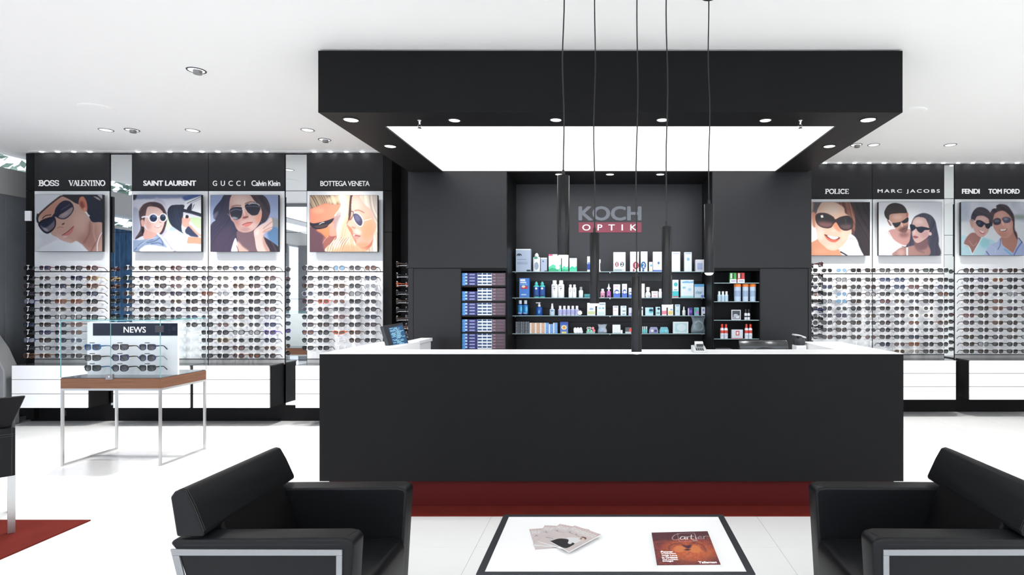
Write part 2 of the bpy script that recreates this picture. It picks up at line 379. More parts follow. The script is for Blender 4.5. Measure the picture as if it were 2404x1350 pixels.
def downlight(px, py, zc, r, lab, group, ring, glow, watt=0, aim=None, name='downlight', tilt=False, cone=70):
    D = (zc - H) * F / (VY - py); x = X(px, D)
    t = thing(name, (x, D, zc), lab, 'light', group)
    mb = MB(); n = 20
    lo = [[(x + q * math.cos(2 * PI * i / n), D + q * math.sin(2 * PI * i / n), z) for i in range(n)] for q, z in ((r * 1.12, zc), (r * 1.1, zc - .004), (r, zc - .006), (r * .93, zc - .002))]
    mb.ring(lo, cap0=False, cap1=False); mb.build('rim', ring, t, smooth=40)
    q = r * .9
    MB().lathe(x, D, [(q, zc - .001), (q, zc - .003)], 20).build('lamp_glass', glow, t)
    if tilt:
        MB().lathe(x + .01, D, [(q * .55, zc - .03), (q * .6, zc - .003)], 12).build('spot_head', M['satin'], t, smooth=40)
    if watt:
        l = bpy.data.lights.new('downlight_beam', 'SPOT'); l.energy = watt; l.spot_size = math.radians(cone); l.spot_blend = 0.8; l.shadow_soft_size = r * .8
        l.color = (1, .985, .96)
        lo = bpy.data.objects.new('beam', l); C.objects.link(lo); lo.parent = t; lo.location = (0, 0, -0.05)
        if aim:
            d = Vector(aim) - Vector((x, D, zc)); lo.rotation_euler = d.to_track_quat('-Z', 'Y').to_euler()
    return t
g = 'white round downlights in the black canopy underside'
for i, (px, py) in enumerate([(824, 281), (1067, 282), (1305, 281), (1555, 281), (1797, 282), (2038, 281)]):
    downlight(px, py, cz, .043 if i in (1, 2, 3, 4) else .055, ORD[i] + ' downlight from the left along the front edge of the black canopy', g, M['blackline'], M['lamp'], W_CAN)
downlight(916, 343, cz, .05, 'downlight in the left arm of the black canopy, behind the corner lamp', g, M['blackline'], M['lamp'], W_CAN)
downlight(1947, 343, cz, .05, 'downlight in the right arm of the black canopy, behind the corner lamp', g, M['blackline'], M['lamp'], W_CAN)
for i, px in enumerate((1313, 1432, 1550)):
    downlight(px, 409, cz - .001, .045, ORD[i] + ' small downlight from the left above the wall logo', 'small downlights above the logo niche', M['blackline'], M['lamp'], W_NICHE, cone=110)
g = 'white recessed downlights in the white ceiling'
for px, py, tl, lab in [(461, 165, True, 'pivoting recessed downlight nearest the front, left of the canopy'), (249, 305, False, 'leftmost recessed downlight in the row before the left display wall'),
        (310, 305, True, 'pivoting recessed spotlight beside the leftmost ceiling downlight'), (452, 306, False, 'recessed downlight above the poster of the car couple'),
        (722, 305, False, 'recessed downlight just left of the black canopy side'), (762, 328, True, 'small pivoting spotlight nearest the left display wall by the canopy'),
        (2010, 340, True, 'pivoting spotlight peeking out beside the right canopy edge'), (2051, 340, False, 'recessed downlight above the poster of the laughing woman'), (2231, 340, False, 'rightmost recessed downlight above the right mirror strip')]:
    downlight(px, py, CH, .06, lab, g, M['dgrey'] if tl else M['satin'], M['ceillamp'], W_CEIL, tilt=tl, cone=120)
for px, py, lab in [(228, 253, 'large round white ceiling speaker at the upper left'), (2139, 262, 'round white ceiling speaker beside the right canopy corner')]:
    D = (CH - H) * F / (VY - py); x = X(px, D); t = thing('ceiling_speaker', (x, D, CH), lab, 'speaker')
    MB().lathe(x, D, [(.135, CH), (.13, CH - .006), (.115, CH - .008)][::-1], 28).build('rim', M['ceil'], t, smooth=40)
    MB().lathe(x, D, [(.108, CH - .010), (.112, CH - .006)], 28).build('grille', M['ceil'], t)
for px, lab in ((985, 'chrome sprinkler head under the left of the canopy front'), (1879, 'chrome sprinkler head under the right of the canopy front')):
    D = (cz - H) * F / (VY - 283); x = X(px, D); t = thing('sprinkler', (x, D, cz), lab, 'sprinkler')
    MB().lathe(x, D, [(.006, cz - .03), (.008, cz - .008), (.016, cz)], 12).build('collar', M['chrome'], t, smooth=40)
    mb = MB(); mb.tube([(x - .008, D, cz - .028), (x - .014, D, cz - .038), (x - .003, D, cz - .05)], .0025, 6); mb.tube([(x + .008, D, cz - .028), (x + .014, D, cz - .038), (x + .003, D, cz - .05)], .0025, 6)
    mb.build('yoke', M['chrome'], t, smooth=40)
    MB().lathe(x, D, [(.017, cz - .055), (.004, cz - .048)], 12).build('deflector', M['chrome'], t)
# added fill light: invented glowing ceiling panels off camera that brighten the room
for k, (x0, x1, y0, y1) in enumerate([(-3.2, 3.2, -2.6, 0.6), (-6.6, -4.4, -3.4, 3.2), (4.0, 5.8, -3.4, 4.2)]):
    t = thing('added_fill_panel', (x0, y0, CH), ['added fill light panel over the waiting area behind the camera', 'added off-camera fill light panel along the left window', 'added off-camera fill light panel along the right wall'][k], 'light')
    box('luminous_panel', M['lumi2'], x0, x1, y0, y1, CH - .05, CH - .04, t); 
    mb = MB(); mb.box(x0 - .04, x0, y0 - .04, y1 + .04, CH - .06, CH); mb.box(x1, x1 + .04, y0 - .04, y1 + .04, CH - .06, CH); mb.box(x0, x1, y0 - .04, y0, CH - .06, CH); mb.box(x0, x1, y1, y1 + .04, CH - .06, CH)
    mb.build('frame', M['satin'], t)

# ================================================================ reception counter
kx0, kx1, kz = X(750, DC), X(2121, DC), Z(830, DC); zb = Z(1130, DC); yw = 5.16
ct = thing('reception_counter', ((kx0 + kx1) / 2, DC, 0), 'long black U-shaped reception counter with white worktop in the middle', 'counter')
box('front_panel', M['black'], kx0, kx1, DC, DC + .03, zb, kz - .004, ct)
box('side_panel', M['black'], kx0, kx0 + .03, DC + .03, yw, zb, kz - .004, ct); box('side_panel', M['black'], kx1 - .03, kx1, DC + .03, yw, zb, kz - .004, ct)
mb = MB(); lw = .33
mb.box(kx0, kx1, DC, DC + lw, kz - .004, kz); mb.box(kx0, kx0 + .34, DC + lw, yw, kz - .004, kz); mb.box(kx1 - .34, kx1, DC + lw, yw, kz - .004, kz)
mb.build('worktop', M['corian'], ct, label='white worktop ledge')
mb = MB(); mb.box(kx0 + .03, kx1 - .03, DC + lw - .02, DC + lw, zb, kz - .004); mb.box(kx0 + .32, kx0 + .34, DC + lw, yw, zb, kz - .004); mb.box(kx1 - .34, kx1 - .32, DC + lw, yw, zb, kz - .004)
mb.build('inner_panel', M['corian'], ct, label='white inner panels')
mb = MB(); mb.box(kx0 + .34, kx1 - .34, DC + lw, DC + lw + .6, .74, .76); mb.build('desk_top', M['corian'], ct)
box('plinth', M['plinth'], X(773, 4.07), X(2098, 4.07), 4.07, yw - .05, 0.0, zb, ct, label='dark red recessed plinth')
rg = box('rug', M['rug'], -2.0, 2.02, 3.885, 4.068, 0.0, 0.008); tag(rg, 'narrow strip of brick red carpet along the foot of the counter', 'rug')
rg = box('rug', M['rug'], -6.6, X(213, 3.81), 1.2, 3.81, 0.0, 0.008); tag(rg, 'brick red rug at the lower left under the leather chair', 'rug')

# ================================================================ back wall cabinet block
YC = 5.923; bx0, bx1 = X(958, YC), X(1905, YC); nz = Z(404, YC)
bk = thing('shelving_block', ((bx0 + bx1) / 2, YC, 0), 'tall black built-in cabinet block with shelf niches behind the counter', 'cabinet')
nx0, nx1 = X(1190, YC), X(1672, YC); NB = 6.55
def bpx(a, b, c, d, name='cabinet_panel', y0=YC, y1=YC + .03, m=None): return box(name, m or M['cab'], X(a, YC), X(b, YC), y0, y1, Z(d, YC), Z(c, YC), bk)
bpx(958, 1189.4, 402.6, 629.2); bpx(1672.6, 1905, 402.6, 629.2); bpx(958, 970, 630.4, 990, 'end_strip'); bpx(1898, 1905, 630.4, 990, 'end_strip')
for a, b in ((971, 1082), (1784.6, 1896.6)): bpx(a, b, 631, 990, 'door')
mb = MB()
for a, b in ((958, 1189), (1673, 1905)): mb.box(X(a, YC) + .01, X(b, YC) - .01 * 0, YC + .03, NB + .02, 0, nz) if False else None
# carcasses around the niches (left niche 1083-1188, right niche 1676-1784, from y 636 down)
zn = Z(636, YC)
for a, b, c, d in ((958, 1190, 1083, 1187.5), (1672, 1905, 1676, 1783.5)):
    xa, xb, xc, xd = X(a, YC), X(b, YC), X(c, YC), X(d, YC)
    mb = MB(); mb.box(xa, xb, YC + .03, NB + .03, zn, nz); mb.box(xa, xc, YC + .03, NB + .03, 0, zn); mb.box(xd, xb, YC + .03, NB + .03, 0, zn); mb.box(xc, xd, YC + .36, NB + .03, 0, zn); mb.build('carcass', M['black2'], bk)
mb = MB()
for c, d in ((1083, 1187.5), (1676, 1783.5)):
    xc, xd = X(c, YC), X(d, YC); q = .006
    mb.box(xc - q, xc, YC, YC + .03, 0, zn + q); mb.box(xd, xd + q, YC, YC + .03, 0, zn + q); mb.box(xc, xd, YC, YC + .03, zn, zn + .012)
mb.build('niche_frame', M['black'], bk)
box('niche_back', M['cabgrey'], nx0, nx1, NB, NB + .03, Z(660, NB), nz, bk)
for k in range(9):
    z1 = Z(660, NB) - .003 - k * .155
    box('slat_panel', M['cab'], nx0, nx1, NB, NB + .03, max(0, z1 - .152), z1, bk)
    if z1 - .155 < .1: break
box('niche_ceiling', M['black2'], nx0, nx1, YC + .005, NB, nz, nz + .02, bk)
NS, SD = 6.28, 6.30
zs = [Z(637.5, SD), Z(698.6, SD), Z(740.6, SD), Z(782.6, SD)]
for z in zs:
    o = box('glass_shelf', M['gshelf'], X(1203, NS), X(1655, NS), NS, NB, z - .008, z, bk); 
    box('shelf_edge', M['edge2'], X(1203, NS), X(1655, NS), NS - .002, NS, z - .008, z, o)
    for a in (1209, 1432, 1649): box('bracket', M['chrome'], X(a, NS) - .004, X(a, NS) + .004, NS + .02, NB, z - .018, z - .008, bk)
ln = X(1083, YC), X(1187.5, YC); rn = X(1676, YC), X(1783.5, YC); SY = YC + .03
zl = [Z(v, SY) for v in (670.2, 705.8, 740.2, 779, 819.5)]
for z in zl: box('shelf', M['black2'], ln[0], ln[1], YC + .02, YC + .36, z - .018, z, bk)
zr = [Z(v, SY) for v in (664, 707.5, 751, 795)]
for z in zr:
    o = box('glass_shelf', M['gshelf'], rn[0], rn[1], YC + .02, YC + .36, z - .007, z, bk); box('shelf_edge', M['edge2'], rn[0], rn[1], YC + .018, YC + .02, z - .007, z, o)
lg = thing('wall_logo', (X(1432, NB), NB, Z(520, NB)), 'grey and rose wordmark sign on the niche back wall', 'sign')
text('lettering', 'KOCH', M['logo'], X(1358, NB), X(1506, NB), Z(518, NB), Z(484, NB), NB, lg, bold=.035, spacing=1.0, thick=.004)
bd = box('band', M['logored'], X(1358.5, NB), X(1506, NB), NB - .008, NB, Z(546, NB), Z(522, NB), lg, label='rose band')
text('lettering', 'OPTIK', M['letter'], X(1367, NB - .01), X(1495, NB - .01), Z(541.5, NB), Z(527, NB), NB - .0085, bd, bold=.012, spacing=2.1, thick=.003)

# dark end recess left of the block
box('side_wall', M['black2'], X(900, DL), X(975, DL), DL + .3, DL + .33, 0, CH).name = 'wall_recess'
bpy.data.objects['wall_recess']['kind'] = 'structure'
# ================================================================ printed pictures as vertex-coloured sheets
am = bpy.data.materials.new('printed_ink'); am.use_nodes = True
_b = am.node_tree.nodes['Principled BSDF']; _a = am.node_tree.nodes.new('ShaderNodeAttribute'); _a.attribute_name = 'Col'
am.node_tree.links.new(_a.outputs['Color'], _b.inputs['Base Color']); _b.inputs['Roughness'].default_value = 0.45; _b.inputs['Specular IOR Level'].default_value = 0.3
def smooth_pts(P, k=6, closed=True):
    P = [np.array(p, float) for p in P]; n = len(P); out = []
    for i in range(n if closed else n - 1):
        g = (lambda j: P[j % n]) if closed else (lambda j: P[min(max(j, 0), n - 1)])
        a, b, c, d = g(i - 1), g(i), g(i + 1), g(i + 2)
        for q in range(k):
            t = q / k; out.append(.5 * ((2 * b) + (c - a) * t + (2 * a - 5 * b + 4 * c - d) * t * t + (3 * b - a - 3 * c + d) * t ** 3))
    if not closed: out.append(P[-1])
    return np.array(out)
class Art:
    def __init__(s, x0, y0, x1, y1, nx, ny, bg):
        s.x0, s.y0, s.x1, s.y1, s.nx, s.ny = x0, y0, x1, y1, nx, ny
        s.W, s.Hh = nx * 2, ny * 2
        xs = x0 + (np.arange(s.W) + .5) / s.W * (x1 - x0); ys = y0 + (np.arange(s.Hh) + .5) / s.Hh * (y1 - y0)
        s.gx, s.gy = np.meshgrid(xs, ys); s.u = (x1 - x0) / s.W
        s.im = np.zeros((s.Hh, s.W, 3)) + np.array(bg, float); s.rng = np.random.default_rng(5)
    def blur(s, m, r):
        r = int(r)
        if r < 1: return m
        for ax in (0, 1):
            for _ in range(2):
                p = np.pad(m, [(r + 1, r) if a == ax else (0, 0) for a in (0, 1)], mode='edge'); c = np.cumsum(p, axis=ax)
                m = (c[2 * r + 1:] - c[:-2 * r - 1]) / (2 * r + 1) if ax == 0 else (c[:, 2 * r + 1:] - c[:, :-2 * r - 1]) / (2 * r + 1)
        return m
    def put(s, m, col, soft=0, al=1, clip=None):
        m = s.blur(m.astype(float), soft / s.u)
        if clip is not None: m = m * clip
        s.im += (m * al)[..., None] * (np.array(col, float) - s.im); return m
    def pmask(s, P):
        m = np.zeros(s.gx.shape, bool); n = len(P)
        for i in range(n):
            (ax, ay), (bx, by) = P[i], P[(i + 1) % n]
            if ay == by: continue
            r0 = int(np.searchsorted(s.gy[:, 0], min(ay, by))); r1 = int(np.searchsorted(s.gy[:, 0], max(ay, by)))
            if r0 == r1: continue
            yy = s.gy[r0:r1]; m[r0:r1] ^= s.gx[r0:r1] < ax + (yy - ay) / (by - ay) * (bx - ax)
        return m
    def poly(s, P, col, sm=True, soft=2, al=1, clip=None):
        P = smooth_pts(P) if sm else np.array(P, float)
        return s.put(s.pmask(P), col, soft, al, clip)
    def ell(s, cx, cy, rx, ry, rot, col, soft=2, al=1, clip=None):
        a = math.radians(rot); dx, dy = s.gx - cx, s.gy - cy
        u, v = dx * math.cos(a) + dy * math.sin(a), -dx * math.sin(a) + dy * math.cos(a)
        return s.put((u / rx) ** 2 + (v / ry) ** 2 < 1, col, soft, al, clip)
    def line(s, P, w, col, sm=True, soft=1, al=1, clip=None):
        P = smooth_pts(P, 5, False) if sm else np.array(P, float); d = np.full(s.gx.shape, 1e9)
        for a, b in zip(P[:-1], P[1:]):
            ab = b - a; L = (ab @ ab) or 1; t = np.clip(((s.gx - a[0]) * ab[0] + (s.gy - a[1]) * ab[1]) / L, 0, 1)
            d = np.minimum(d, (s.gx - a[0] - t * ab[0]) ** 2 + (s.gy - a[1] - t * ab[1]) ** 2)
        return s.put(d < (w / 2) ** 2, col, soft, al, clip)
    def hair(s, m, ang, cols, amp=.8, wl=22, wob=25):
        a = math.radians(ang); t = -s.gx * math.sin(a) + s.gy * math.cos(a) + wob * np.sin((s.gx * math.cos(a) + s.gy * math.sin(a)) / 170.)
        k = ((t - t.min()) / wl).astype(int); v = s.rng.random(k.max() + 3); f = (t - t.min()) / wl - k; q = v[k] * (1 - f) + v[k + 1] * f
        for i, c in enumerate(cols): s.im += (m * amp * np.clip(1 - abs(q - (i + .5) / len(cols)) * len(cols), 0, 1))[..., None] * (np.array(c, float) - s.im)
    def noise(s, m, cols, sc=60, amp=1, sy=1):
        n = s.rng.random((int((s.y1 - s.y0) / sc / sy) + 3, int((s.x1 - s.x0) / sc) + 3))
        fx, fy = (s.gx - s.x0) / sc, (s.gy - s.y0) / sc / sy; ix, iy = fx.astype(int), fy.astype(int); fx -= ix; fy -= iy
        q = (n[iy, ix] * (1 - fx) + n[iy, ix + 1] * fx) * (1 - fy) + (n[iy + 1, ix] * (1 - fx) + n[iy + 1, ix + 1] * fx) * fy
        for i, c in enumerate(cols): s.im += (m * amp * np.clip(1 - abs(q - (i + .5) / len(cols)) * len(cols), 0, 1))[..., None] * (np.array(c, float) - s.im)
    def out(s):
        im = s.im.reshape(s.ny, 2, s.nx, 2, 3).mean((1, 3)) / 255
        im = np.clip(im, 0, 1) ; im = np.where(im <= .04045, im / 12.92, ((im + .055) / 1.055) ** 2.4); return im * INK
def sheet(name, art, P, parent):
    """art grid as a mesh; P(u, v) -> world point, v down"""
    im = art.out(); ny, nx = im.shape[:2]; org = np.array(worg(parent))
    u, v = np.meshgrid(np.arange(nx) / (nx - 1), np.arange(ny) / (ny - 1))
    co = np.array([P(a, b) for a, b in zip(u.ravel(), v.ravel())]) - org
    i = np.arange(ny * nx).reshape(ny, nx); q = np.stack([i[1:, :-1], i[1:, 1:], i[:-1, 1:], i[:-1, :-1]], -1).reshape(-1, 4)
    me = bpy.data.meshes.new(name); me.vertices.add(len(co)); me.vertices.foreach_set('co', co.astype(np.float32).ravel())
    me.loops.add(q.size); me.loops.foreach_set('vertex_index', q.astype(np.int32).ravel()); me.polygons.add(len(q))
    me.polygons.foreach_set('loop_start', np.arange(0, q.size, 4, dtype=np.int32)); me.update(calc_edges=True)
    ca = me.color_attributes.new('Col', 'FLOAT_COLOR', 'POINT'); ca.data.foreach_set('color', np.concatenate([im.reshape(-1, 3), np.ones((len(co), 1))], 1).astype(np.float32).ravel())
    me.materials.append(am); o = bpy.data.objects.new(name, me); C.objects.link(o); o.parent = parent; ORG[o.name] = Vector(org)
    return o

def art_white_hat():
    a = Art(90, 65, 1510, 1262, 158, 133, (226, 231, 241)); SK = (206, 166, 152)
    a.poly([(90, 600), (300, 900), (640, 1000), (640, 1262), (90, 1262)], (240, 241, 246), soft=30)
    a.poly([(180, 880), (420, 900), (620, 990), (200, 1200), (90, 1262), (230, 1050)], (213, 215, 224), soft=40, al=.7)
    hr = a.poly([(600, 65), (1540, 40), (1540, 720), (1330, 690), (1240, 560), (1180, 420), (1040, 300), (900, 250), (850, 190), (580, 130)], (30, 36, 54))
    a.hair(hr, 60, [(24, 28, 40), (46, 50, 70), (34, 42, 62)], .6)
    a.poly([(620, 60), (1010, 60), (1000, 150), (900, 240), (800, 150), (600, 130)], (36, 34, 40), soft=8)
    f = a.poly([(640, 110), (450, 235), (250, 430), (180, 490), (190, 620), (330, 720), (440, 900), (560, 960), (640, 1020), (800, 1080), (890, 1082), (960, 1040), (1090, 1120), (1230, 1270), (1540, 1290), (1540, 700), (1300, 640), (1180, 480), (1060, 300), (930, 240), (800, 160)], SK)
    a.poly([(450, 240), (620, 170), (780, 200), (600, 300), (480, 500), (250, 560), (210, 480)], (190, 132, 112), soft=45, al=.8, clip=f)
    a.ell(1060, 620, 170, 210, 20, (222, 180, 168), 60, .8, f)
    a.poly([(1000, 1000), (1180, 880), (1240, 650), (1340, 700), (1440, 1000), (1300, 1250), (1200, 1200)], (160, 112, 104), soft=60, al=.7, clip=f)
    a.line([(1250, 640), (1230, 880), (1120, 1080)], 26, (128, 84, 78), soft=14, al=.6, clip=f); a.line([(1330, 690), (1330, 900), (1400, 1100)], 22, (232, 196, 184), soft=14, al=.7, clip=f)
    a.line([(1510, 880), (1370, 1080), (1270, 1262)], 24, (120, 76, 72), soft=10, al=.6, clip=f)
    a.poly([(560, 880), (640, 930), (820, 1010), (900, 1060), (760, 1080), (600, 1000)], (228, 190, 182), soft=30, al=.6, clip=f)
    a.poly([(90, 60), (660, 60), (560, 130), (330, 310), (160, 470), (130, 560), (90, 640)], (228, 232, 240), soft=5)
    a.line([(660, 70), (540, 150), (330, 320), (165, 480)], 14, (250, 250, 252), soft=5)
    a.line([(640, 100), (520, 185), (320, 350), (165, 510), (150, 640)], 34, (58, 44, 44), soft=7); a.line([(150, 480), (140, 580), (165, 650)], 34, (36, 44, 50), soft=6)
    e = a.poly([(1040, 130), (1110, 110), (1170, 200), (1195, 330), (1180, 430), (1100, 400), (1050, 330), (1010, 240)], (208, 128, 104))
    a.ell(1085, 280, 45, 80, -20, (130, 60, 56), 18, .8, e); a.ell(1140, 380, 30, 40, 0, (226, 160, 140), 12, 1, e)
    a.poly([(160, 680), (240, 600), (370, 550), (490, 530), (535, 600), (530, 730), (460, 830), (365, 888), (280, 860), (205, 780)], (34, 32, 50))
    q = a.poly([(205, 700), (300, 640), (470, 580), (505, 625), (498, 740), (430, 810), (360, 850), (280, 815)], (118, 110, 122)); a.poly([(190, 660), (480, 560), (470, 640), (320, 760), (230, 720)], (32, 42, 66), soft=10, clip=q); a.ell(320, 800, 60, 22, 30, (196, 198, 206), 14, .8, q)
    a.poly([(515, 390), (590, 270), (700, 195), (810, 200), (885, 265), (912, 370), (870, 460), (790, 545), (700, 585), (600, 570), (515, 510)], (34, 34, 60))
    q = a.poly([(585, 515), (720, 430), (875, 330), (885, 390), (835, 475), (740, 550), (650, 562)], (152, 136, 140)); a.ell(720, 480, 90, 30, -30, (180, 164, 166), 14, .8, q)
    a.line([(640, 390), (740, 330), (820, 280)], 16, (112, 104, 128), soft=8, al=.8); a.poly([(450, 530), (530, 430), (610, 430), (600, 520), (520, 530), (480, 570)], (32, 38, 62))
    a.line([(250, 570), (320, 510), (430, 492)], 18, (40, 34, 44)); a.ell(690, 682, 34, 13, -30, (60, 32, 34)); a.line([(560, 770), (620, 745), (690, 760)], 12, (168, 108, 98), soft=6)
    a.poly([(690, 920), (780, 850), (905, 740), (880, 850), (770, 935)], (206, 128, 124), soft=5); a.line([(665, 920), (775, 850), (905, 735)], 13, (112, 34, 50)); a.ell(730, 950, 50, 14, -10, (238, 208, 202), 10)
    a.poly([(90, 1262), (330, 1130), (590, 1000), (700, 1052), (850, 1088), (960, 1042), (1080, 1120), (1235, 1270), (90, 1270)], (240, 243, 249), sm=False, soft=6); a.poly([(300, 1262), (640, 1080), (900, 1130), (1080, 1262)], (228, 238, 246), soft=40, al=.7)
    a.poly([(1132, 428), (1165, 425), (1252, 515), (1235, 532)], (252, 252, 255), sm=False); a.line([(1512, 850), (1440, 980), (1405, 1120), (1405, 1262)], 24, (246, 232, 242))
    a.poly([(1320, 100), (1420, 130), (1480, 190), (1400, 160)], (196, 176, 176), soft=6); a.poly([(1400, 65), (1510, 70), (1510, 160), (1460, 120)], (206, 200, 210), soft=6)
    return a
def art_car():
    a = Art(62, 68, 1497, 1266, 160, 133, (214, 215, 228))
    a.poly([(62, 68), (1497, 68), (1497, 130), (1260, 200), (1120, 140), (62, 165)], (126, 138, 170), sm=False, soft=14); a.poly([(62, 68), (140, 68), (110, 170), (62, 170)], (44, 36, 46), soft=10); a.poly([(1100, 120), (1300, 70), (1497, 68), (1350, 170), (1200, 210)], (70, 92, 146), soft=14)
    a.poly([(500, 200), (640, 160), (720, 240), (790, 420), (780, 900), (520, 900)], (188, 190, 210), soft=20); a.poly([(62, 380), (180, 400), (200, 800), (80, 1000), (62, 1000)], (172, 176, 196), soft=20)
    a.poly([(760, 480), (860, 700), (800, 820), (740, 760)], (206, 222, 196), soft=14); a.poly([(1240, 560), (1497, 570), (1497, 780), (1330, 720)], (190, 212, 170), soft=10)
    a.poly([(1160, 200), (1497, 90), (1497, 520), (1300, 440), (1130, 400)], (232, 234, 240), sm=False, soft=5); a.line([(1200, 250), (1497, 110)], 12, (60, 64, 78)); a.line([(1260, 260), (1497, 150)], 8, (120, 124, 138))
    a.poly([(1190, 370), (1300, 250), (1275, 430)], (28, 36, 62), soft=4); a.poly([(1290, 410), (1360, 270), (1330, 300)], (44, 48, 66), soft=4)
    h = a.poly([(860, 300), (1000, 280), (1140, 290), (1120, 400), (1110, 560), (1080, 760), (1130, 890), (960, 790), (860, 700), (800, 560), (790, 400)], (38, 46, 66)); a.hair(h, 75, [(30, 34, 52), (52, 62, 86)], .5)
    a.line([(1130, 400), (1300, 440), (1497, 500)], 70, (24, 30, 50), sm=False); a.line([(1140, 425), (1497, 505)], 10, (80, 88, 112), sm=False)
    a.poly([(1110, 540), (1250, 560), (1260, 640), (1230, 760), (1110, 730), (1090, 640)], (216, 164, 150), soft=6); a.ell(1195, 530, 38, 36, 0, (44, 34, 40)); a.ell(1150, 530, 14, 44, 10, (240, 240, 242)); 
    a.poly([(1180, 780), (1250, 740), (1420, 920), (1420, 960), (1240, 930), (1150, 840)], (50, 60, 88), soft=6); a.line([(1270, 730), (1400, 870), (1480, 920)], 50, (210, 160, 142), soft=5); a.line([(1260, 660), (1480, 880)], 40, (244, 240, 244), soft=8)
    a.poly([(800, 830), (870, 740), (980, 800), (1110, 880), (1250, 930), (1200, 1100), (1140, 1210), (960, 1262), (800, 1262), (700, 980)], (222, 224, 240), soft=6); a.poly([(820, 820), (870, 740), (980, 810), (900, 830)], (176, 196, 220), soft=8); a.poly([(1090, 760), (1160, 780), (1140, 880), (1095, 840)], (206, 226, 236))
    a.poly([(1220, 950), (1497, 970), (1497, 1110), (1190, 1090)], (206, 150, 124), sm=False, soft=8); a.poly([(1150, 1130), (1430, 1110), (1497, 1266), (1000, 1266), (1100, 1230)], (190, 204, 222), soft=10)
    a.line([(780, 1080), (880, 1220), (960, 1262)], 30, (130, 132, 156), soft=12)
    # woman
    h = a.poly([(250, 290), (400, 225), (560, 230), (680, 290), (760, 440), (770, 640), (700, 860), (620, 880), (640, 560), (350, 300)], (64, 46, 56), soft=5); h2 = a.poly([(260, 300), (380, 240), (500, 330), (400, 420), (320, 520), (300, 680), (280, 700), (330, 900), (240, 940), (100, 1000), (220, 780), (185, 430)], (66, 50, 60), soft=6)
    a.hair(h2, 130, [(48, 36, 48), (120, 96, 92), (70, 50, 58)], .6); a.line([(190, 400), (250, 280), (400, 205), (560, 205), (690, 270), (770, 440)], 16, (236, 222, 222), soft=10, al=.8)
    f = a.poly([(370, 330), (500, 320), (620, 360), (700, 460), (725, 620), (700, 740), (640, 860), (560, 880), (440, 850), (360, 790), (300, 660), (330, 480)], (222, 186, 178))
    a.ell(600, 700, 90, 90, 0, (236, 204, 194), 40, .8, f); a.ell(380, 720, 60, 110, 0, (198, 152, 144), 30, .6, f); a.poly([(300, 780), (380, 820), (560, 890), (570, 980), (300, 1010)], (212, 166, 156), soft=8)
    a.poly([(225, 620), (270, 590), (300, 650), (290, 730), (250, 740)], (222, 170, 156), soft=5); a.line([(255, 745), (285, 800), (270, 880)], 26, (34, 34, 44)); a.ell(270, 830, 28, 55, 0, (26, 28, 40))
    a.line([(255, 545), (300, 530), (420, 535)], 32, (242, 236, 244)); a.ell(490, 562, 100, 100, 0, (246, 242, 248)); q = a.ell(490, 562, 78, 76, 0, (36, 46, 78)); a.ell(510, 520, 50, 30, 0, (92, 116, 160), 10, .8, q)
    a.ell(695, 550, 82, 92, 0, (246, 242, 248)); q = a.ell(690, 552, 62, 72, 0, (32, 42, 62)); a.ell(700, 510, 30, 20, 0, (110, 130, 150), 8, .7, q); a.line([(580, 520), (620, 530)], 26, (246, 242, 248))
    a.poly([(510, 735), (590, 725), (660, 715), (640, 750), (570, 765)], (196, 120, 124), soft=4); a.poly([(530, 735), (640, 722), (620, 745), (560, 750)], (244, 232, 234), soft=3); a.ell(640, 650, 24, 10, 0, (180, 128, 122), 5)
    a.poly([(62, 1040), (220, 1020), (480, 980), (580, 900), (700, 960), (790, 1080), (760, 1200), (500, 1130), (300, 1140), (220, 1262), (62, 1262)], (142, 160, 190), soft=5)
    for p, c in (([(90, 1240), (250, 1080), (480, 1010)], (70, 88, 124)), ([(350, 1080), (520, 1040), (640, 960)], (60, 76, 112)), ([(440, 1100), (600, 1080), (700, 1130)], (64, 78, 116)), ([(150, 1180), (320, 1050), (560, 960)], (186, 202, 224)), ([(640, 980), (680, 1060), (690, 1130)], (70, 84, 120))): a.line(p, 14, c, soft=6)
    a.poly([(230, 1262), (300, 1150), (480, 1130), (760, 1180), (900, 1262)], (240, 230, 238), soft=8); a.poly([(560, 880), (620, 900), (720, 1000), (860, 1200), (800, 1200), (680, 1020)], (230, 230, 242), soft=6)
    return a
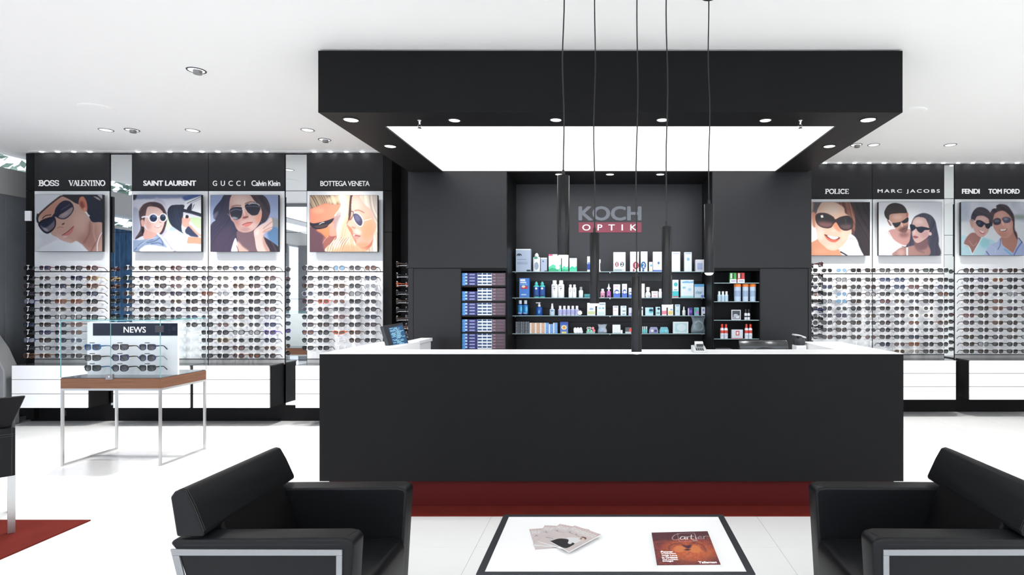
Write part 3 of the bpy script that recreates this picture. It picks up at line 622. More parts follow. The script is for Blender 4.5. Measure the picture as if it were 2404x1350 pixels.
def art_aviator():
    a = Art(75, 75, 1507, 1266, 160, 133, (150, 164, 200)); a.poly([(1330, 560), (1507, 590), (1507, 760), (1380, 740)], (138, 140, 144), soft=30); a.poly([(1300, 760), (1507, 780), (1507, 1130), (1300, 1000)], (88, 122, 162), soft=20)
    h = a.poly([(370, 75), (300, 180), (150, 380), (140, 560), (180, 610), (75, 740), (75, 1266), (620, 1266), (700, 800), (560, 400), (520, 75)], (44, 44, 66), soft=4)
    h2 = a.poly([(900, 75), (1180, 80), (1310, 240), (1335, 440), (1250, 620), (1100, 720), (980, 860), (1200, 950), (1507, 1160), (1507, 1266), (600, 1266), (900, 800), (1150, 500), (1100, 300)], (46, 40, 54), soft=4)
    a.hair(h, 118, [(30, 34, 50), (52, 50, 74), (38, 48, 76), (78, 60, 78)], .7, 26, 40); a.hair(h2, 60, [(34, 30, 42), (60, 46, 56), (92, 66, 70)], .6); a.poly([(300, 780), (460, 700), (620, 860), (560, 1266), (75, 1266), (75, 1050)], (84, 62, 84), soft=70, al=.5, clip=h)
    a.poly([(75, 560), (120, 500), (240, 420), (190, 560), (75, 720)], (176, 176, 190), soft=16, al=.4)
    a.poly([(650, 820), (990, 820), (1000, 1000), (1100, 1266), (560, 1266), (640, 1100)], (112, 88, 98), soft=8); a.poly([(640, 1050), (760, 1160), (880, 1266), (600, 1266)], (208, 170, 160), soft=14); a.poly([(530, 1170), (600, 980), (640, 1100), (640, 1266), (520, 1266)], (226, 230, 246)); a.line([(625, 1140), (650, 1200), (670, 1266)], 14, (90, 44, 48))
    f = a.poly([(520, 90), (700, 40), (900, 75), (1020, 220), (1120, 300), (1160, 480), (1120, 640), (1020, 780), (900, 850), (760, 860), (640, 800), (570, 660), (500, 560), (470, 330)], (208, 172, 164))
    a.poly([(480, 330), (560, 300), (640, 420), (700, 640), (640, 800), (540, 640)], (168, 116, 112), soft=50, al=.8, clip=f); a.ell(720, 200, 170, 120, 0, (226, 198, 190), 50, .8, f); a.ell(1090, 560, 60, 120, 0, (222, 140, 116), 40, .7, f); a.ell(950, 720, 100, 60, 0, (222, 186, 178), 30, .8, f)
    a.ell(800, 800, 110, 50, 0, (150, 106, 108), 30, .5, f)
    a.line([(520, 330), (610, 295), (720, 300)], 16, (110, 76, 72), soft=8); a.line([(810, 260), (900, 225), (1010, 230)], 18, (96, 66, 62), soft=8)
    a.poly([(740, 480), (830, 430), (880, 540), (800, 590), (740, 600)], (190, 142, 134), soft=14, clip=f); a.poly([(755, 545), (860, 520), (870, 545), (790, 570)], (120, 66, 66), soft=5); a.line([(760, 350), (800, 500)], 26, (234, 206, 196), soft=12, al=.8)
    a.poly([(480, 400), (560, 335), (720, 330), (750, 400), (740, 500), (700, 570), (600, 600), (520, 540)], (36, 38, 54)); a.line([(500, 420), (600, 380), (720, 395)], 8, (140, 148, 176), soft=3); a.ell(590, 560, 70, 20, 10, (190, 194, 204), 10, .8); a.line([(440, 470), (520, 550), (640, 610)], 8, (150, 152, 170), soft=3)
    a.poly([(800, 320), (860, 260), (1040, 240), (1120, 300), (1120, 400), (1060, 490), (960, 505), (880, 460)], (32, 32, 48)); a.line([(810, 330), (960, 310), (1110, 330)], 8, (120, 124, 150), soft=3); a.line([(880, 275), (960, 250), (1060, 262), (1110, 300)], 16, (214, 220, 224), soft=5); a.line([(880, 460), (960, 512), (1070, 490), (1120, 400)], 12, (176, 150, 140), soft=2)
    a.line([(700, 325), (800, 300)], 10, (214, 204, 200), soft=2); a.line([(740, 380), (800, 350)], 12, (226, 206, 196), soft=3)
    a.poly([(745, 700), (810, 660), (870, 640), (965, 650), (900, 720), (820, 745)], (208, 126, 122), soft=4); a.line([(745, 705), (830, 670), (965, 650)], 10, (120, 52, 58), soft=3)
    a.poly([(1010, 800), (1120, 720), (1260, 640), (1320, 560), (1370, 570), (1385, 740), (1340, 820), (1200, 900), (1230, 1060), (1320, 1266), (1080, 1266), (1010, 1000), (990, 860)], (222, 192, 184), soft=4)
    for p in ([(1200, 830), (1300, 780), (1380, 750)], [(1190, 780), (1290, 700), (1370, 640)], [(1180, 860), (1260, 840), (1350, 800)]): a.line(p, 12, (160, 112, 100), soft=6)
    a.poly([(1190, 900), (1230, 1060), (1330, 1266), (1260, 1266), (1180, 1080)], (170, 126, 118), soft=16, al=.7); a.ell(1060, 860, 40, 70, 20, (240, 214, 206), 20, .8)
    return a
def art_blondes():
    a = Art(85, 80, 1515, 1268, 160, 133, (196, 118, 92)); one = np.ones(a.gx.shape)
    a.poly([(85, 330), (640, 260), (740, 320), (600, 480), (560, 620), (85, 640)], (206, 128, 104), soft=20); a.ell(250, 400, 140, 60, 0, (230, 160, 132), 40, .7)
    a.poly([(85, 760), (300, 790), (430, 960), (560, 1080), (440, 1268), (85, 1268)], (94, 64, 74), soft=14); a.poly([(380, 960), (640, 940), (700, 1268), (420, 1268)], (150, 92, 84), soft=20)
    h = a.poly([(85, 80), (700, 80), (720, 260), (560, 270), (420, 250), (200, 330), (85, 350)], (96, 78, 74), soft=8); a.hair(h, 62, [(60, 46, 50), (140, 116, 100), (226, 206, 160), (80, 62, 64)], .8, 20)
    a.poly([(440, 160), (620, 90), (700, 200), (560, 270)], (228, 212, 176), soft=30, al=.6, clip=h)
    a.poly([(480, 680), (580, 660), (650, 860), (640, 950), (540, 950), (480, 850)], (212, 146, 128), soft=10); a.poly([(230, 800), (480, 720), (490, 930), (430, 960), (330, 880)], (214, 128, 88), soft=16); a.line([(540, 955), (640, 945)], 16, (120, 54, 54), soft=6)
    a.poly([(85, 650), (160, 670), (300, 650), (480, 600), (600, 560), (560, 640), (490, 700), (430, 760), (280, 795), (180, 780), (85, 700)], (34, 32, 44)); a.line([(290, 690), (350, 655), (390, 650)], 14, (200, 204, 210), soft=4); a.poly([(180, 730), (460, 690), (420, 740), (280, 770)], (70, 54, 56), soft=6)
    fair = a.poly([(700, 80), (1000, 80), (960, 400), (900, 560), (860, 700), (960, 900), (1060, 1100), (1150, 1180), (1300, 1268), (440, 1268), (560, 1060), (660, 960), (640, 700), (740, 500), (600, 520), (740, 300)], (226, 206, 174), soft=5)
    a.hair(fair, 96, [(246, 238, 216), (222, 200, 160), (180, 150, 128), (236, 222, 200)], .8, 24, 50); a.poly([(600, 560), (700, 420), (760, 460), (700, 640), (640, 820), (600, 700)], (150, 138, 146), soft=16, al=.8)
    a.poly([(940, 80), (1000, 80), (960, 440), (920, 600), (900, 560)], (60, 40, 44), soft=8)
    f = a.poly([(1000, 80), (1160, 100), (1260, 280), (1400, 440), (1480, 720), (1430, 960), (1330, 1120), (1180, 1170), (1080, 1130), (1060, 1020), (1010, 960), (1000, 880), (970, 780), (880, 700), (900, 640), (960, 540), (960, 300)], (222, 168, 150))
    a.ell(1300, 800, 150, 220, 10, (224, 144, 106), 60, .8, f); a.ell(1080, 270, 110, 120, 0, (226, 180, 168), 40, .8, f); a.ell(1100, 850, 80, 50, 30, (236, 200, 190), 24, .8, f); a.ell(1200, 1120, 130, 50, 0, (206, 136, 100), 30, .6, f)
    h = a.poly([(1160, 80), (1515, 80), (1515, 1268), (1280, 1268), (1400, 1120), (1440, 900), (1490, 740), (1440, 560), (1380, 400), (1240, 260)], (222, 214, 204), soft=6); a.hair(h, 72, [(240, 236, 226), (206, 186, 160), (150, 140, 140), (232, 220, 196)], .8, 26, 40)
    a.line([(1040, 405), (1120, 395), (1230, 450)], 14, (104, 66, 62), soft=5); a.poly([(985, 480), (1050, 440), (1140, 480), (1210, 580), (1215, 680), (1160, 745), (1080, 700), (1010, 600)], (232, 214, 206)); q = a.poly([(1005, 490), (1060, 462), (1130, 500), (1190, 590), (1192, 680), (1150, 725), (1080, 680), (1025, 590)], (66, 60, 84)); a.ell(1090, 560, 50, 80, -30, (104, 108, 140), 20, .7, q)
    a.line([(1210, 620), (1385, 575)], 12, (238, 222, 212), sm=False, soft=2); a.line([(930, 420), (1000, 430), (990, 520), (940, 600)], 18, (70, 54, 62), soft=6)
    a.ell(1010, 760, 50, 16, 20, (190, 120, 108), 8); a.poly([(1005, 890), (1080, 900), (1150, 940), (1090, 1000), (1020, 985)], (216, 140, 132), soft=5); a.line([(1030, 925), (1090, 930), (1150, 942)], 14, (96, 40, 50), soft=4); a.ell(1018, 915, 16, 14, 0, (244, 226, 216))
    for k in range(14): x = 470 + 26 * k; a.line([(x + 130, 960 + 10 * (k % 3)), (x + 40, 1100), (x - 20, 1268)], 8, (250, 244, 228) if k % 2 else (128, 72, 70), soft=3, al=.8)
    a.line([(470, 940), (400, 1020), (360, 1090)], 6, (216, 196, 176)); a.poly([(640, 1190), (900, 1120), (1290, 1180), (1250, 1268), (600, 1268)], (206, 156, 120), soft=24, al=.7)
    return a
def art_laugh():
    a = Art(-6, 95, 1418, 1297, 148, 125, (240, 238, 240)); 
    h = a.poly([(850, 60), (1450, 60), (1450, 1320), (1300, 1320), (1180, 1100), (1080, 900), (1000, 800), (1080, 560), (960, 300), (700, 130)], (36, 33, 42), soft=5); a.hair(h, 66, [(28, 28, 38), (48, 42, 50), (90, 60, 56), (34, 32, 42)], .6)
    a.poly([(-20, 60), (340, 60), (300, 150), (240, 260), (200, 390), (140, 340), (-20, 300)], (96, 84, 92), soft=8); a.poly([(-20, 60), (120, 60), (140, 200), (100, 340), (-20, 400)], (206, 176, 160), soft=20); a.poly([(110, 330), (200, 380), (190, 660), (120, 600)], (204, 140, 116), soft=10)
    a.poly([(-20, 1050), (180, 960), (260, 930), (420, 1080), (700, 1150), (800, 1230), (900, 1320), (-20, 1320)], (204, 142, 112), soft=6); a.ell(300, 1200, 160, 60, 0, (216, 158, 128), 40, .7)
    f = a.poly([(330, 110), (480, 60), (700, 90), (860, 230), (960, 340), (1010, 560), (1010, 720), (940, 900), (800, 1080), (640, 1180), (500, 1170), (380, 1080), (260, 960), (210, 800), (190, 600), (190, 420), (250, 260)], (222, 184, 164))
    a.ell(560, 260, 190, 110, 0, (222, 200, 186), 50, .9, f); a.ell(290, 800, 90, 160, 0, (238, 210, 196), 40, .8, f); a.ell(860, 840, 120, 120, 0, (232, 196, 176), 40, .6, f); a.poly([(560, 580), (660, 560), (760, 760), (640, 700)], (214, 140, 108), soft=18, clip=f); a.ell(600, 740, 50, 30, 0, (232, 200, 184), 16, .8, f); a.ell(560, 1100, 130, 50, 0, (228, 196, 180), 30, .8, f)
    h3 = a.poly([(560, 60), (900, 60), (1010, 200), (1080, 420), (1080, 700), (1040, 840), (1000, 700), (1020, 600), (960, 420), (860, 340), (830, 220), (700, 130)], (110, 66, 60), soft=8); a.hair(h3, 70, [(70, 44, 48), (140, 92, 78), (206, 160, 130), (84, 50, 52)], .7, 22)
    a.poly([(185, 420), (240, 350), (360, 335), (480, 360), (600, 430), (640, 480), (760, 425), (920, 400), (1010, 470), (1040, 600), (1000, 700), (870, 740), (760, 700), (690, 600), (650, 550), (600, 590), (540, 670), (430, 685), (300, 650), (210, 560)], (56, 34, 38), soft=3)
    q = a.poly([(215, 440), (260, 385), (380, 375), (500, 410), (600, 480), (580, 580), (520, 650), (420, 660), (300, 625), (225, 540)], (34, 30, 34), soft=3); a.poly([(230, 540), (580, 560), (520, 670), (300, 660)], (150, 96, 96), soft=36, al=.8, clip=q)
    q = a.poly([(700, 490), (800, 440), (950, 430), (1010, 560), (980, 680), (870, 710), (770, 670), (710, 580)], (40, 36, 42), soft=3); a.poly([(730, 620), (1000, 600), (960, 710), (800, 700)], (110, 84, 84), soft=30, al=.8, clip=q)
    a.poly([(305, 395), (360, 385), (370, 440), (320, 450)], (252, 252, 255), sm=False); a.line([(860, 460), (890, 640)], 14, (90, 76, 84), soft=6)
    a.poly([(385, 815), (470, 840), (600, 870), (750, 890), (700, 960), (620, 1000), (520, 980), (440, 920)], (206, 104, 86), soft=4); a.poly([(390, 820), (470, 840), (730, 890), (660, 940), (540, 930), (450, 880)], (90, 30, 30), soft=3); a.poly([(460, 845), (600, 865), (705, 890), (640, 930), (560, 925), (500, 890)], (250, 248, 248), soft=3)
    a.poly([(740, 1200), (900, 980), (960, 830), (1060, 860), (1140, 980), (1180, 1140), (1260, 1320), (900, 1320)], (236, 240, 250), soft=8); a.line([(960, 940), (1000, 900), (1050, 940)], 16, (170, 150, 150)); a.ell(1020, 1000, 80, 60, 0, (246, 244, 248), 8); a.line([(760, 1215), (860, 1270), (930, 1320)], 34, (38, 34, 42)); a.poly([(-20, 700), (180, 720), (200, 900), (-20, 1040)], (236, 242, 248), soft=16)
    return a
def art_tees():
    a = Art(75, 95, 1505, 1297, 154, 130, (226, 228, 236)); a.ell(500, 500, 500, 400, 0, (236, 238, 242), 120)
    a.poly([(75, 850), (300, 750), (420, 900), (600, 1060), (720, 1060), (700, 1297), (75, 1297)], (222, 222, 232), soft=8); a.poly([(90, 860), (200, 900), (200, 1297), (75, 1297)], (210, 212, 224), soft=40, al=.6)
    a.poly([(300, 750), (430, 700), (760, 700), (830, 760), (780, 960), (720, 1070), (600, 1050), (440, 960), (340, 860)], (196, 148, 142), soft=6); a.ell(650, 830, 110, 60, 0, (120, 84, 86), 30, .7); a.line([(310, 770), (400, 930), (560, 1060), (710, 1075)], 14, (248, 246, 250), soft=3)
    f = a.poly([(320, 380), (460, 340), (640, 330), (720, 330), (745, 480), (745, 640), (720, 740), (660, 790), (560, 760), (460, 700), (380, 600), (320, 500)], (192, 146, 130)); a.ell(500, 430, 120, 60, 0, (222, 182, 168), 30, .8, f); a.poly([(520, 740), (600, 660), (740, 620), (740, 760), (640, 800)], (92, 66, 66), soft=24, al=.8, clip=f)
    h = a.poly([(215, 290), (290, 170), (420, 115), (580, 140), (680, 220), (720, 330), (640, 345), (480, 350), (330, 380), (310, 500), (250, 460), (210, 380)], (48, 40, 44), soft=4); a.hair(h, 20, [(40, 34, 38), (70, 56, 56)], .5)
    a.poly([(265, 500), (310, 520), (370, 620), (330, 620)], (150, 100, 96)); a.poly([(700, 360), (740, 330), (745, 420), (710, 450)], (176, 110, 100)); a.line([(320, 510), (390, 590), (440, 700)], 14, (236, 226, 232), soft=3)
    a.poly([(385, 570), (460, 560), (570, 540), (640, 500), (740, 440), (748, 520), (700, 560), (640, 570), (585, 560), (550, 620), (480, 665), (430, 640)], (32, 34, 42)); a.line([(590, 560), (610, 640)], 26, (226, 186, 172), soft=8); a.line([(580, 735), (650, 720), (710, 690)], 10, (126, 66, 70), soft=4); a.ell(640, 700, 46, 12, -15, (90, 60, 62), 8)
    h = a.poly([(880, 440), (1000, 365), (1120, 345), (1260, 400), (1350, 520), (1390, 700), (1430, 900), (1430, 1060), (1480, 1200), (1440, 1297), (1150, 1297), (740, 1110), (700, 1080), (780, 960), (800, 760), (810, 600)], (62, 60, 76), soft=5); a.hair(h, 100, [(48, 46, 58), (74, 78, 104), (58, 66, 84), (90, 84, 92)], .7, 30, 60)
    a.poly([(600, 1110), (720, 1100), (900, 1060), (1150, 1010), (1200, 1297), (420, 1297), (480, 1180)], (166, 126, 122), soft=6); a.ell(580, 1230, 80, 70, 0, (206, 170, 160), 30, .7); a.line([(900, 1080), (960, 1180), (1100, 1230)], 24, (110, 78, 84), soft=14, al=.7); a.poly([(700, 1110), (740, 1110), (738, 1297), (705, 1297)], (248, 248, 250), sm=False)
    a.poly([(900, 960), (1160, 880), (1180, 1100), (1000, 1180), (880, 1060)], (120, 88, 94), soft=20)
    f = a.poly([(900, 450), (1000, 430), (1120, 460), (1180, 560), (1220, 700), (1210, 840), (1120, 930), (980, 1010), (900, 990), (850, 900), (830, 760), (840, 560)], (206, 170, 164)); a.ell(980, 530, 100, 60, 0, (226, 196, 188), 30, .8, f); a.ell(1110, 820, 100, 80, 0, (190, 146, 148), 30, .7, f)
    a.poly([(1200, 790), (1250, 770), (1275, 820), (1230, 850)], (222, 190, 186)); a.poly([(785, 600), (880, 610), (930, 655), (1060, 645), (1220, 685), (1210, 720), (1120, 725), (1080, 760), (1030, 790), (960, 750), (920, 690), (880, 720), (820, 750), (790, 680)], (30, 38, 58)); a.line([(890, 740), (880, 800)], 26, (230, 202, 194), soft=10); a.poly([(850, 870), (900, 850), (975, 885), (900, 915)], (160, 96, 100), soft=4); a.line([(855, 875), (975, 885)], 8, (96, 50, 60))
    a.line([(600, 1085), (660, 1100), (740, 1100)], 10, (40, 38, 48))
    return a
def art_blue():
    a = Art(120, 100, 1550, 1294, 150, 125, (206, 210, 222)); one = np.ones(a.gx.shape); a.noise(one, [(196, 202, 216), (218, 220, 230), (178, 190, 208)], 130, .7, 2.5)
    a.poly([(120, 540), (1550, 540), (1550, 1300), (120, 1300)], (226, 232, 238), sm=False, soft=20); a.poly([(1340, 380), (1550, 400), (1550, 470), (1340, 480)], (150, 166, 160), soft=20)
    a.poly([(120, 870), (260, 860), (420, 800), (600, 880), (900, 1000), (800, 1300), (120, 1300)], (190, 226, 238), soft=8); a.poly([(560, 900), (760, 960), (720, 1130), (560, 1080)], (150, 210, 222), soft=24, al=.7)
    a.poly([(190, 1040), (270, 860), (400, 780), (560, 870), (540, 960), (480, 1100), (375, 1262), (330, 1130)], (162, 116, 112), soft=5); a.line([(300, 960), (400, 1080), (480, 1000)], 6, (226, 200, 180), soft=2)
    a.line([(600, 890), (480, 1090), (380, 1262)], 18, (236, 246, 250), soft=4); a.line([(190, 1050), (300, 1100), (370, 1262)], 18, (240, 250, 252), soft=4)
    f = a.poly([(440, 430), (600, 400), (720, 440), (770, 560), (750, 720), (690, 820), (600, 885), (500, 850), (430, 760), (390, 640), (400, 500)], (214, 172, 164)); a.ell(600, 480, 100, 40, 0, (224, 186, 176), 20, .8, f)
    a.poly([(320, 500), (370, 480), (400, 560), (380, 690), (330, 600)], (206, 160, 150))
    h = a.poly([(350, 480), (380, 340), (480, 230), (620, 220), (740, 290), (800, 400), (800, 520), (700, 440), (600, 400), (480, 420), (420, 520)], (54, 48, 62), soft=5); a.hair(h, 15, [(42, 42, 56), (96, 80, 88), (50, 54, 72)], .7, 20)
    a.poly([(1010, 900), (1330, 740), (1400, 900), (1380, 1060), (1290, 1260), (1200, 1180), (1060, 1060)], (186, 132, 118), soft=6); f = a.poly([(860, 340), (960, 290), (1120, 300), (1230, 400), (1300, 560), (1290, 760), (1200, 880), (1080, 900), (960, 820), (870, 700), (840, 600), (840, 440)], (206, 152, 138)); a.ell(1180, 620, 80, 100, 0, (222, 176, 162), 30, .7, f); a.ell(1000, 400, 100, 50, 0, (214, 170, 158), 24, .7, f); a.ell(1060, 820, 110, 60, 0, (190, 126, 114), 26, .6, f)
    h = a.poly([(760, 400), (830, 260), (920, 240), (920, 180), (1020, 145), (1160, 180), (1260, 300), (1320, 440), (1330, 700), (1380, 820), (1390, 940), (1300, 740), (1290, 540), (1200, 380), (1060, 290), (900, 340), (850, 440), (820, 640), (760, 560)], (60, 50, 60), soft=5); a.hair(h, 40, [(42, 42, 54), (100, 74, 80), (52, 58, 70)], .7, 22)
    a.poly([(455, 560), (480, 510), (560, 505), (640, 550), (700, 580), (800, 560), (790, 640), (740, 695), (680, 670), (650, 600), (590, 660), (510, 640)], (30, 34, 56)); a.ell(535, 570, 40, 36, 0, (72, 84, 116), 14, .8); a.line([(370, 490), (460, 540)], 12, (226, 220, 226), soft=3)
    a.poly([(850, 500), (940, 455), (1015, 490), (1010, 580), (930, 610), (860, 590)], (58, 52, 70)); a.ell(930, 520, 60, 36, 0, (116, 130, 150), 14, .7); a.poly([(1045, 470), (1120, 430), (1210, 450), (1240, 520), (1180, 565), (1090, 555)], (84, 82, 104)); a.ell(1130, 480, 50, 30, 0, (150, 160, 180), 14, .7); a.line([(1210, 450), (1290, 520)], 10, (60, 50, 60), soft=2); a.line([(1050, 530), (1080, 620)], 30, (230, 190, 176), soft=10)
    a.poly([(510, 715), (580, 750), (660, 765), (630, 820), (560, 800)], (214, 120, 124), soft=4); a.poly([(530, 725), (600, 755), (650, 765), (600, 785)], (248, 242, 244), soft=3); a.poly([(980, 715), (1080, 715), (1160, 690), (1130, 745), (1030, 750)], (110, 60, 60), soft=4); a.poly([(1000, 715), (1080, 712), (1145, 700), (1110, 735), (1030, 742)], (250, 246, 244), soft=3)
    a.poly([(690, 1200), (760, 1060), (920, 1000), (1010, 910), (1060, 1060), (1180, 1160), (1290, 1294), (700, 1300)], (186, 200, 236), soft=6); a.poly([(1290, 1294), (1390, 1060), (1410, 900), (1500, 1000), (1560, 1080), (1560, 1300)], (176, 190, 230), soft=6)
    a.line([(1010, 920), (1000, 1060), (950, 1160)], 14, (90, 104, 150), soft=4); a.line([(1100, 1150), (1220, 1250), (1270, 1294)], 30, (120, 190, 226), soft=8); a.line([(1490, 1000), (1400, 1120), (1310, 1294)], 26, (96, 116, 180), soft=8); a.line([(1420, 900), (1500, 1000)], 16, (30, 34, 50), soft=3); a.line([(690, 1200), (760, 1294)], 16, (60, 76, 110), soft=5)
    a.line([(760, 1070), (880, 1120), (900, 1260)], 8, (220, 228, 246), soft=4)
    return a

POSTERS = []
def poster(fn, px0, px1, py0, py1, D, lab):
    x0, x1, z0, z1 = X(px0, D), X(px1, D), Z(py1, D), Z(py0, D)
    t = thing('poster', ((x0 + x1) / 2, D, z0), lab, 'poster')
    e = .0025
    box('canvas_box', M['blackline'], x0 - e, x1 + e, D + .0006, D + .032, z0 - e, z1 + e, t)
    mb = MB(); mb.box(x0 + .08, x1 - .08, D + .032, D + .076, z0 + .08, z1 - .08); mb.build('spacer', M['blackline'], t)
    sheet('print', fn(), lambda u, v: (x0 + u * (x1 - x0), D, z1 - v * (z1 - z0)), t)
PLD, PRD = DL - .076, DR - .076
poster(art_white_hat, 82, 239.8, 457.2, 590, PLD, 'square poster of a woman in a white hat and large dark sunglasses')
poster(art_car, 312.8, 472, 457.5, 590.5, PLD, 'square poster of a couple in a car, woman in white-framed sunglasses')
poster(art_aviator, 494.3, 653, 458, 590.5, PLD, 'square poster of a long-haired brunette in aviator sunglasses resting on her hand')
poster(art_blondes, 727.4, 886, 458.5, 591, PLD, 'square poster of a tanned man and a blonde woman with sunglasses, close up')
poster(art_laugh, 1894.4, 2042, 474.8, 599.6, PRD, 'square poster of a laughing dark-haired woman in oversized brown sunglasses')
poster(art_tees, 2062.8, 2211, 474.8, 599.6, PRD, 'square poster of a man and woman in white tops and black sunglasses')
poster(art_blue, 2256.4, 2404.6, 475, 599.4, PRD, 'square poster of a smiling couple in pale blue shirts, heads together')
# ================================================================ sunglasses
FR = {'black': (24, 24, 26), 'dark brown': (58, 40, 34), 'tortoise': (112, 70, 42), 'grey': (92, 94, 100), 'gold': (176, 150, 104), 'silver': (168, 172, 178), 'burgundy': (92, 34, 44), 'navy': (36, 42, 84),
      'coral red': (226, 84, 62), 'purple': (96, 62, 170), 'orange': (206, 92, 44), 'clear': (206, 208, 214), 'white': (236, 232, 226), 'blue': (40, 92, 140), 'red': (176, 44, 40)}
LE = {k: tuple(x * .5 for x in v) if k not in ('pale grey', 'light blue') else tuple(x * .75 for x in v) for k, v in {'grey': (70, 72, 78), 'brown': (92, 64, 50), 'dark': (24, 26, 32), 'violet': (92, 82, 108), 'blue': (62, 84, 128), 'green': (58, 78, 62), 'rose': (150, 110, 112), 'amber': (170, 100, 60), 'pale grey': (150, 152, 158), 'light blue': (120, 170, 208)}.items()}
FM = {k: mat('frame_' + k.replace(' ', '_'), v, 0.28 if k not in ('gold', 'silver') else 0.25, 0.0 if k not in ('gold', 'silver') else 0.9, noise=0.25 if k == 'tortoise' else 0.03, nscale=120, spec=0.3) for k, v in FR.items()}
LM = {k: lens_mat(k.replace(' ', '_'), v, .99 if k not in ('pale grey', 'light blue') else .9, .82) for k, v in LE.items()}
SHAPES = {'square': (4.0, .0265, .0215), 'round': (2.1, .0265, .0245), 'aviator': (2.4, .0275, .0235), 'cat-eye': (2.7, .0275, .0225), 'wraparound': (2.8, .031, .018)}
KW = 3.0
def lens_out(shape, s, grow=0.0, n=14):
    e, a, b = SHAPES[shape]; out = []
    for i in range(n):
        t = 2 * PI * (i + .5) / n; c, q = math.cos(t), math.sin(t)
        ee = e if q > 0 or shape != 'square' else 2.3; x = (a + grow) * math.copysign(abs(c) ** (2 / ee), c); z = (b + grow) * math.copysign(abs(q) ** (2 / ee), q)
        if shape == 'aviator' and z < 0: x = x * (1 + .3 * z / b * .9) + .004
        if shape == 'aviator': z -= .002
        if shape == 'cat-eye': z += .007 * max(0, x / a) * (1 if z > 0 else .3)
        if shape == 'wraparound': z += .005 * x / a
        x = s * (x + .0345); out.append((x, KW * x * x, z))
    return out
def glasses_mb(shape):
    fr = MB(); thin = shape == 'aviator'; g = .0018 if thin else .0042; d = .0016 if thin else .0036
    for s in (-1, 1):
        i, o = lens_out(shape, s), lens_out(shape, s, g); n = len(i); b = len(fr.v)
        for L, off in ((o, -d), (o, d), (i, d), (i, -d)): fr.v += [(x, y + off, z) for x, y, z in L]
        for r in range(4):
            for k in range(n):
                kk = (k + 1) % n; q = [b + r * n + k, b + r * n + kk, b + ((r + 1) % 4) * n + kk, b + ((r + 1) % 4) * n + k]
                fr.f.append(q if s < 0 else q[::-1]); fr.m.append(0)
        xo = s * (.0345 + SHAPES[shape][1]); fr.box(xo - .002, xo + s * .008, KW * xo * xo - .003, KW * xo * xo + .006, .004, .004 + (.005 if thin else .010))
    zb_ = .010 if thin else .005; fr.box(-.0105, .0105, -.003, .003, zb_, zb_ + (.0025 if thin else .006))
    if thin: fr.box(-.012, .012, -.002, .002, .017, .019)
    ls = []
    for s in (-1, 1):
        L = lens_out(shape, s); m = MB(); m.v = [(x, y - .0005, z) for x, y, z in L]; m.f = [list(range(len(L)))[::(-1 if s > 0 else 1)]]; m.m = [0]; ls.append(m)
    ts = []
    for s in (-1, 1):
        m = MB(); x = s * (.0345 + SHAPES[shape][1] + .006); y0 = KW * x * x; h = .0022 if thin else .0055; w = .0014 if thin else .002
        pts = [(y0, .009, h), (y0 + .05, .008, h * .8), (y0 + .088, .004, h * .6), (y0 + .130, -.028, h * .8)]
        m.ring([[(x - w, y, z - hh), (x + w, y, z - hh), (x + w, y, z + hh), (x - w, y, z + hh)] for y, z, hh in pts]); ts.append(m)
    return fr, ls, ts
GMB = {k: glasses_mb(k) for k in SHAPES}; GC = {}
def gmesh(shape, part, k, m):
    key = (shape, part, k, m.name)
    if key not in GC: GC[key] = (GMB[shape][0] if part == 'f' else GMB[shape][1 if part == 'l' else 2][k]).mesh(m, smooth=35 if part == 'f' else None)
    return GC[key]
def sunglasses(x, y, z, shape, fc, lc, label, group=None, rot=0.0, tcol=None):
    t = thing('sunglasses', (x, y, z), label, 'sunglasses', group); t.rotation_euler = (0, 0, rot)
    for nm, p, k, m in (('frame', 'f', 0, FM[fc]), ('lens', 'l', 0, LM[lc]), ('lens', 'l', 1, LM[lc]), ('temple', 't', 0, FM[tcol or fc]), ('temple', 't', 1, FM[tcol or fc])):
        o = bpy.data.objects.new(nm, gmesh(shape, p, k, m)); C.objects.link(o); o.parent = t
    return t
STUFF = MB(); SM = []; 
def stuff_glasses(x, y, z, shape, fc, lc, rot=0.0):
    R = Matrix.Translation((x, y, z)) @ Matrix.Rotation(rot, 4, 'Z')
    fr, ls, ts = GMB[shape]
    for m_, mb in [(FM[fc], fr)] + [(LM[lc], l) for l in ls] + [(FM[fc], q) for q in ts]:
        if m_ not in SM: SM.append(m_)
        n = len(STUFF.v); STUFF.v += [tuple(R @ Vector(v)) for v in mb.v]; STUFF.f += [[n + i for i in f] for f in mb.f]; STUFF.m += [SM.index(m_)] * len(mb.f)
peg = MB(); peg.box(-.0025, .0025, 0, .155, -.014, -.009); peg.box(-.014, .014, .150, .155, -.03, .01); peg.box(-.0022, .0022, -.004, -.001, -.002, .028); peg.box(-.015, .015, -.006, -.001, .028, .034); peg.quadbox([(-.010, -.004, -.024), (-.005, -.004, -.024), (-.005, 0, -.024), (-.010, 0, -.024), (-.0022, -.004, .004), (.0022, -.004, .004), (.0022, 0, .004), (-.0022, 0, .004)])
pegm = peg.mesh(M['acryl'])
ROWZ = [1.833] + [1.714 - .0908 * k for k in range(11)]
rg_ = random.Random(11)
def pick(i=0):
    fc = rg_.choices(['black', 'dark brown', 'tortoise', 'grey', 'gold', 'silver', 'burgundy', 'navy'], [54, 15, 6, 6, 4, 4, 3, 4])[0]
    lc = rg_.choices(['grey', 'brown', 'dark', 'violet', 'blue', 'green', 'rose', 'amber', 'pale grey'], [32, 20, 24, 9, 4, 2, 2, 3, 6])[0]
    sh = rg_.choices(['square', 'round', 'cat-eye', 'aviator'], [40, 26, 22, 12])[0]
    if fc in ('gold', 'silver'): sh = 'aviator'
    return sh, fc, lc
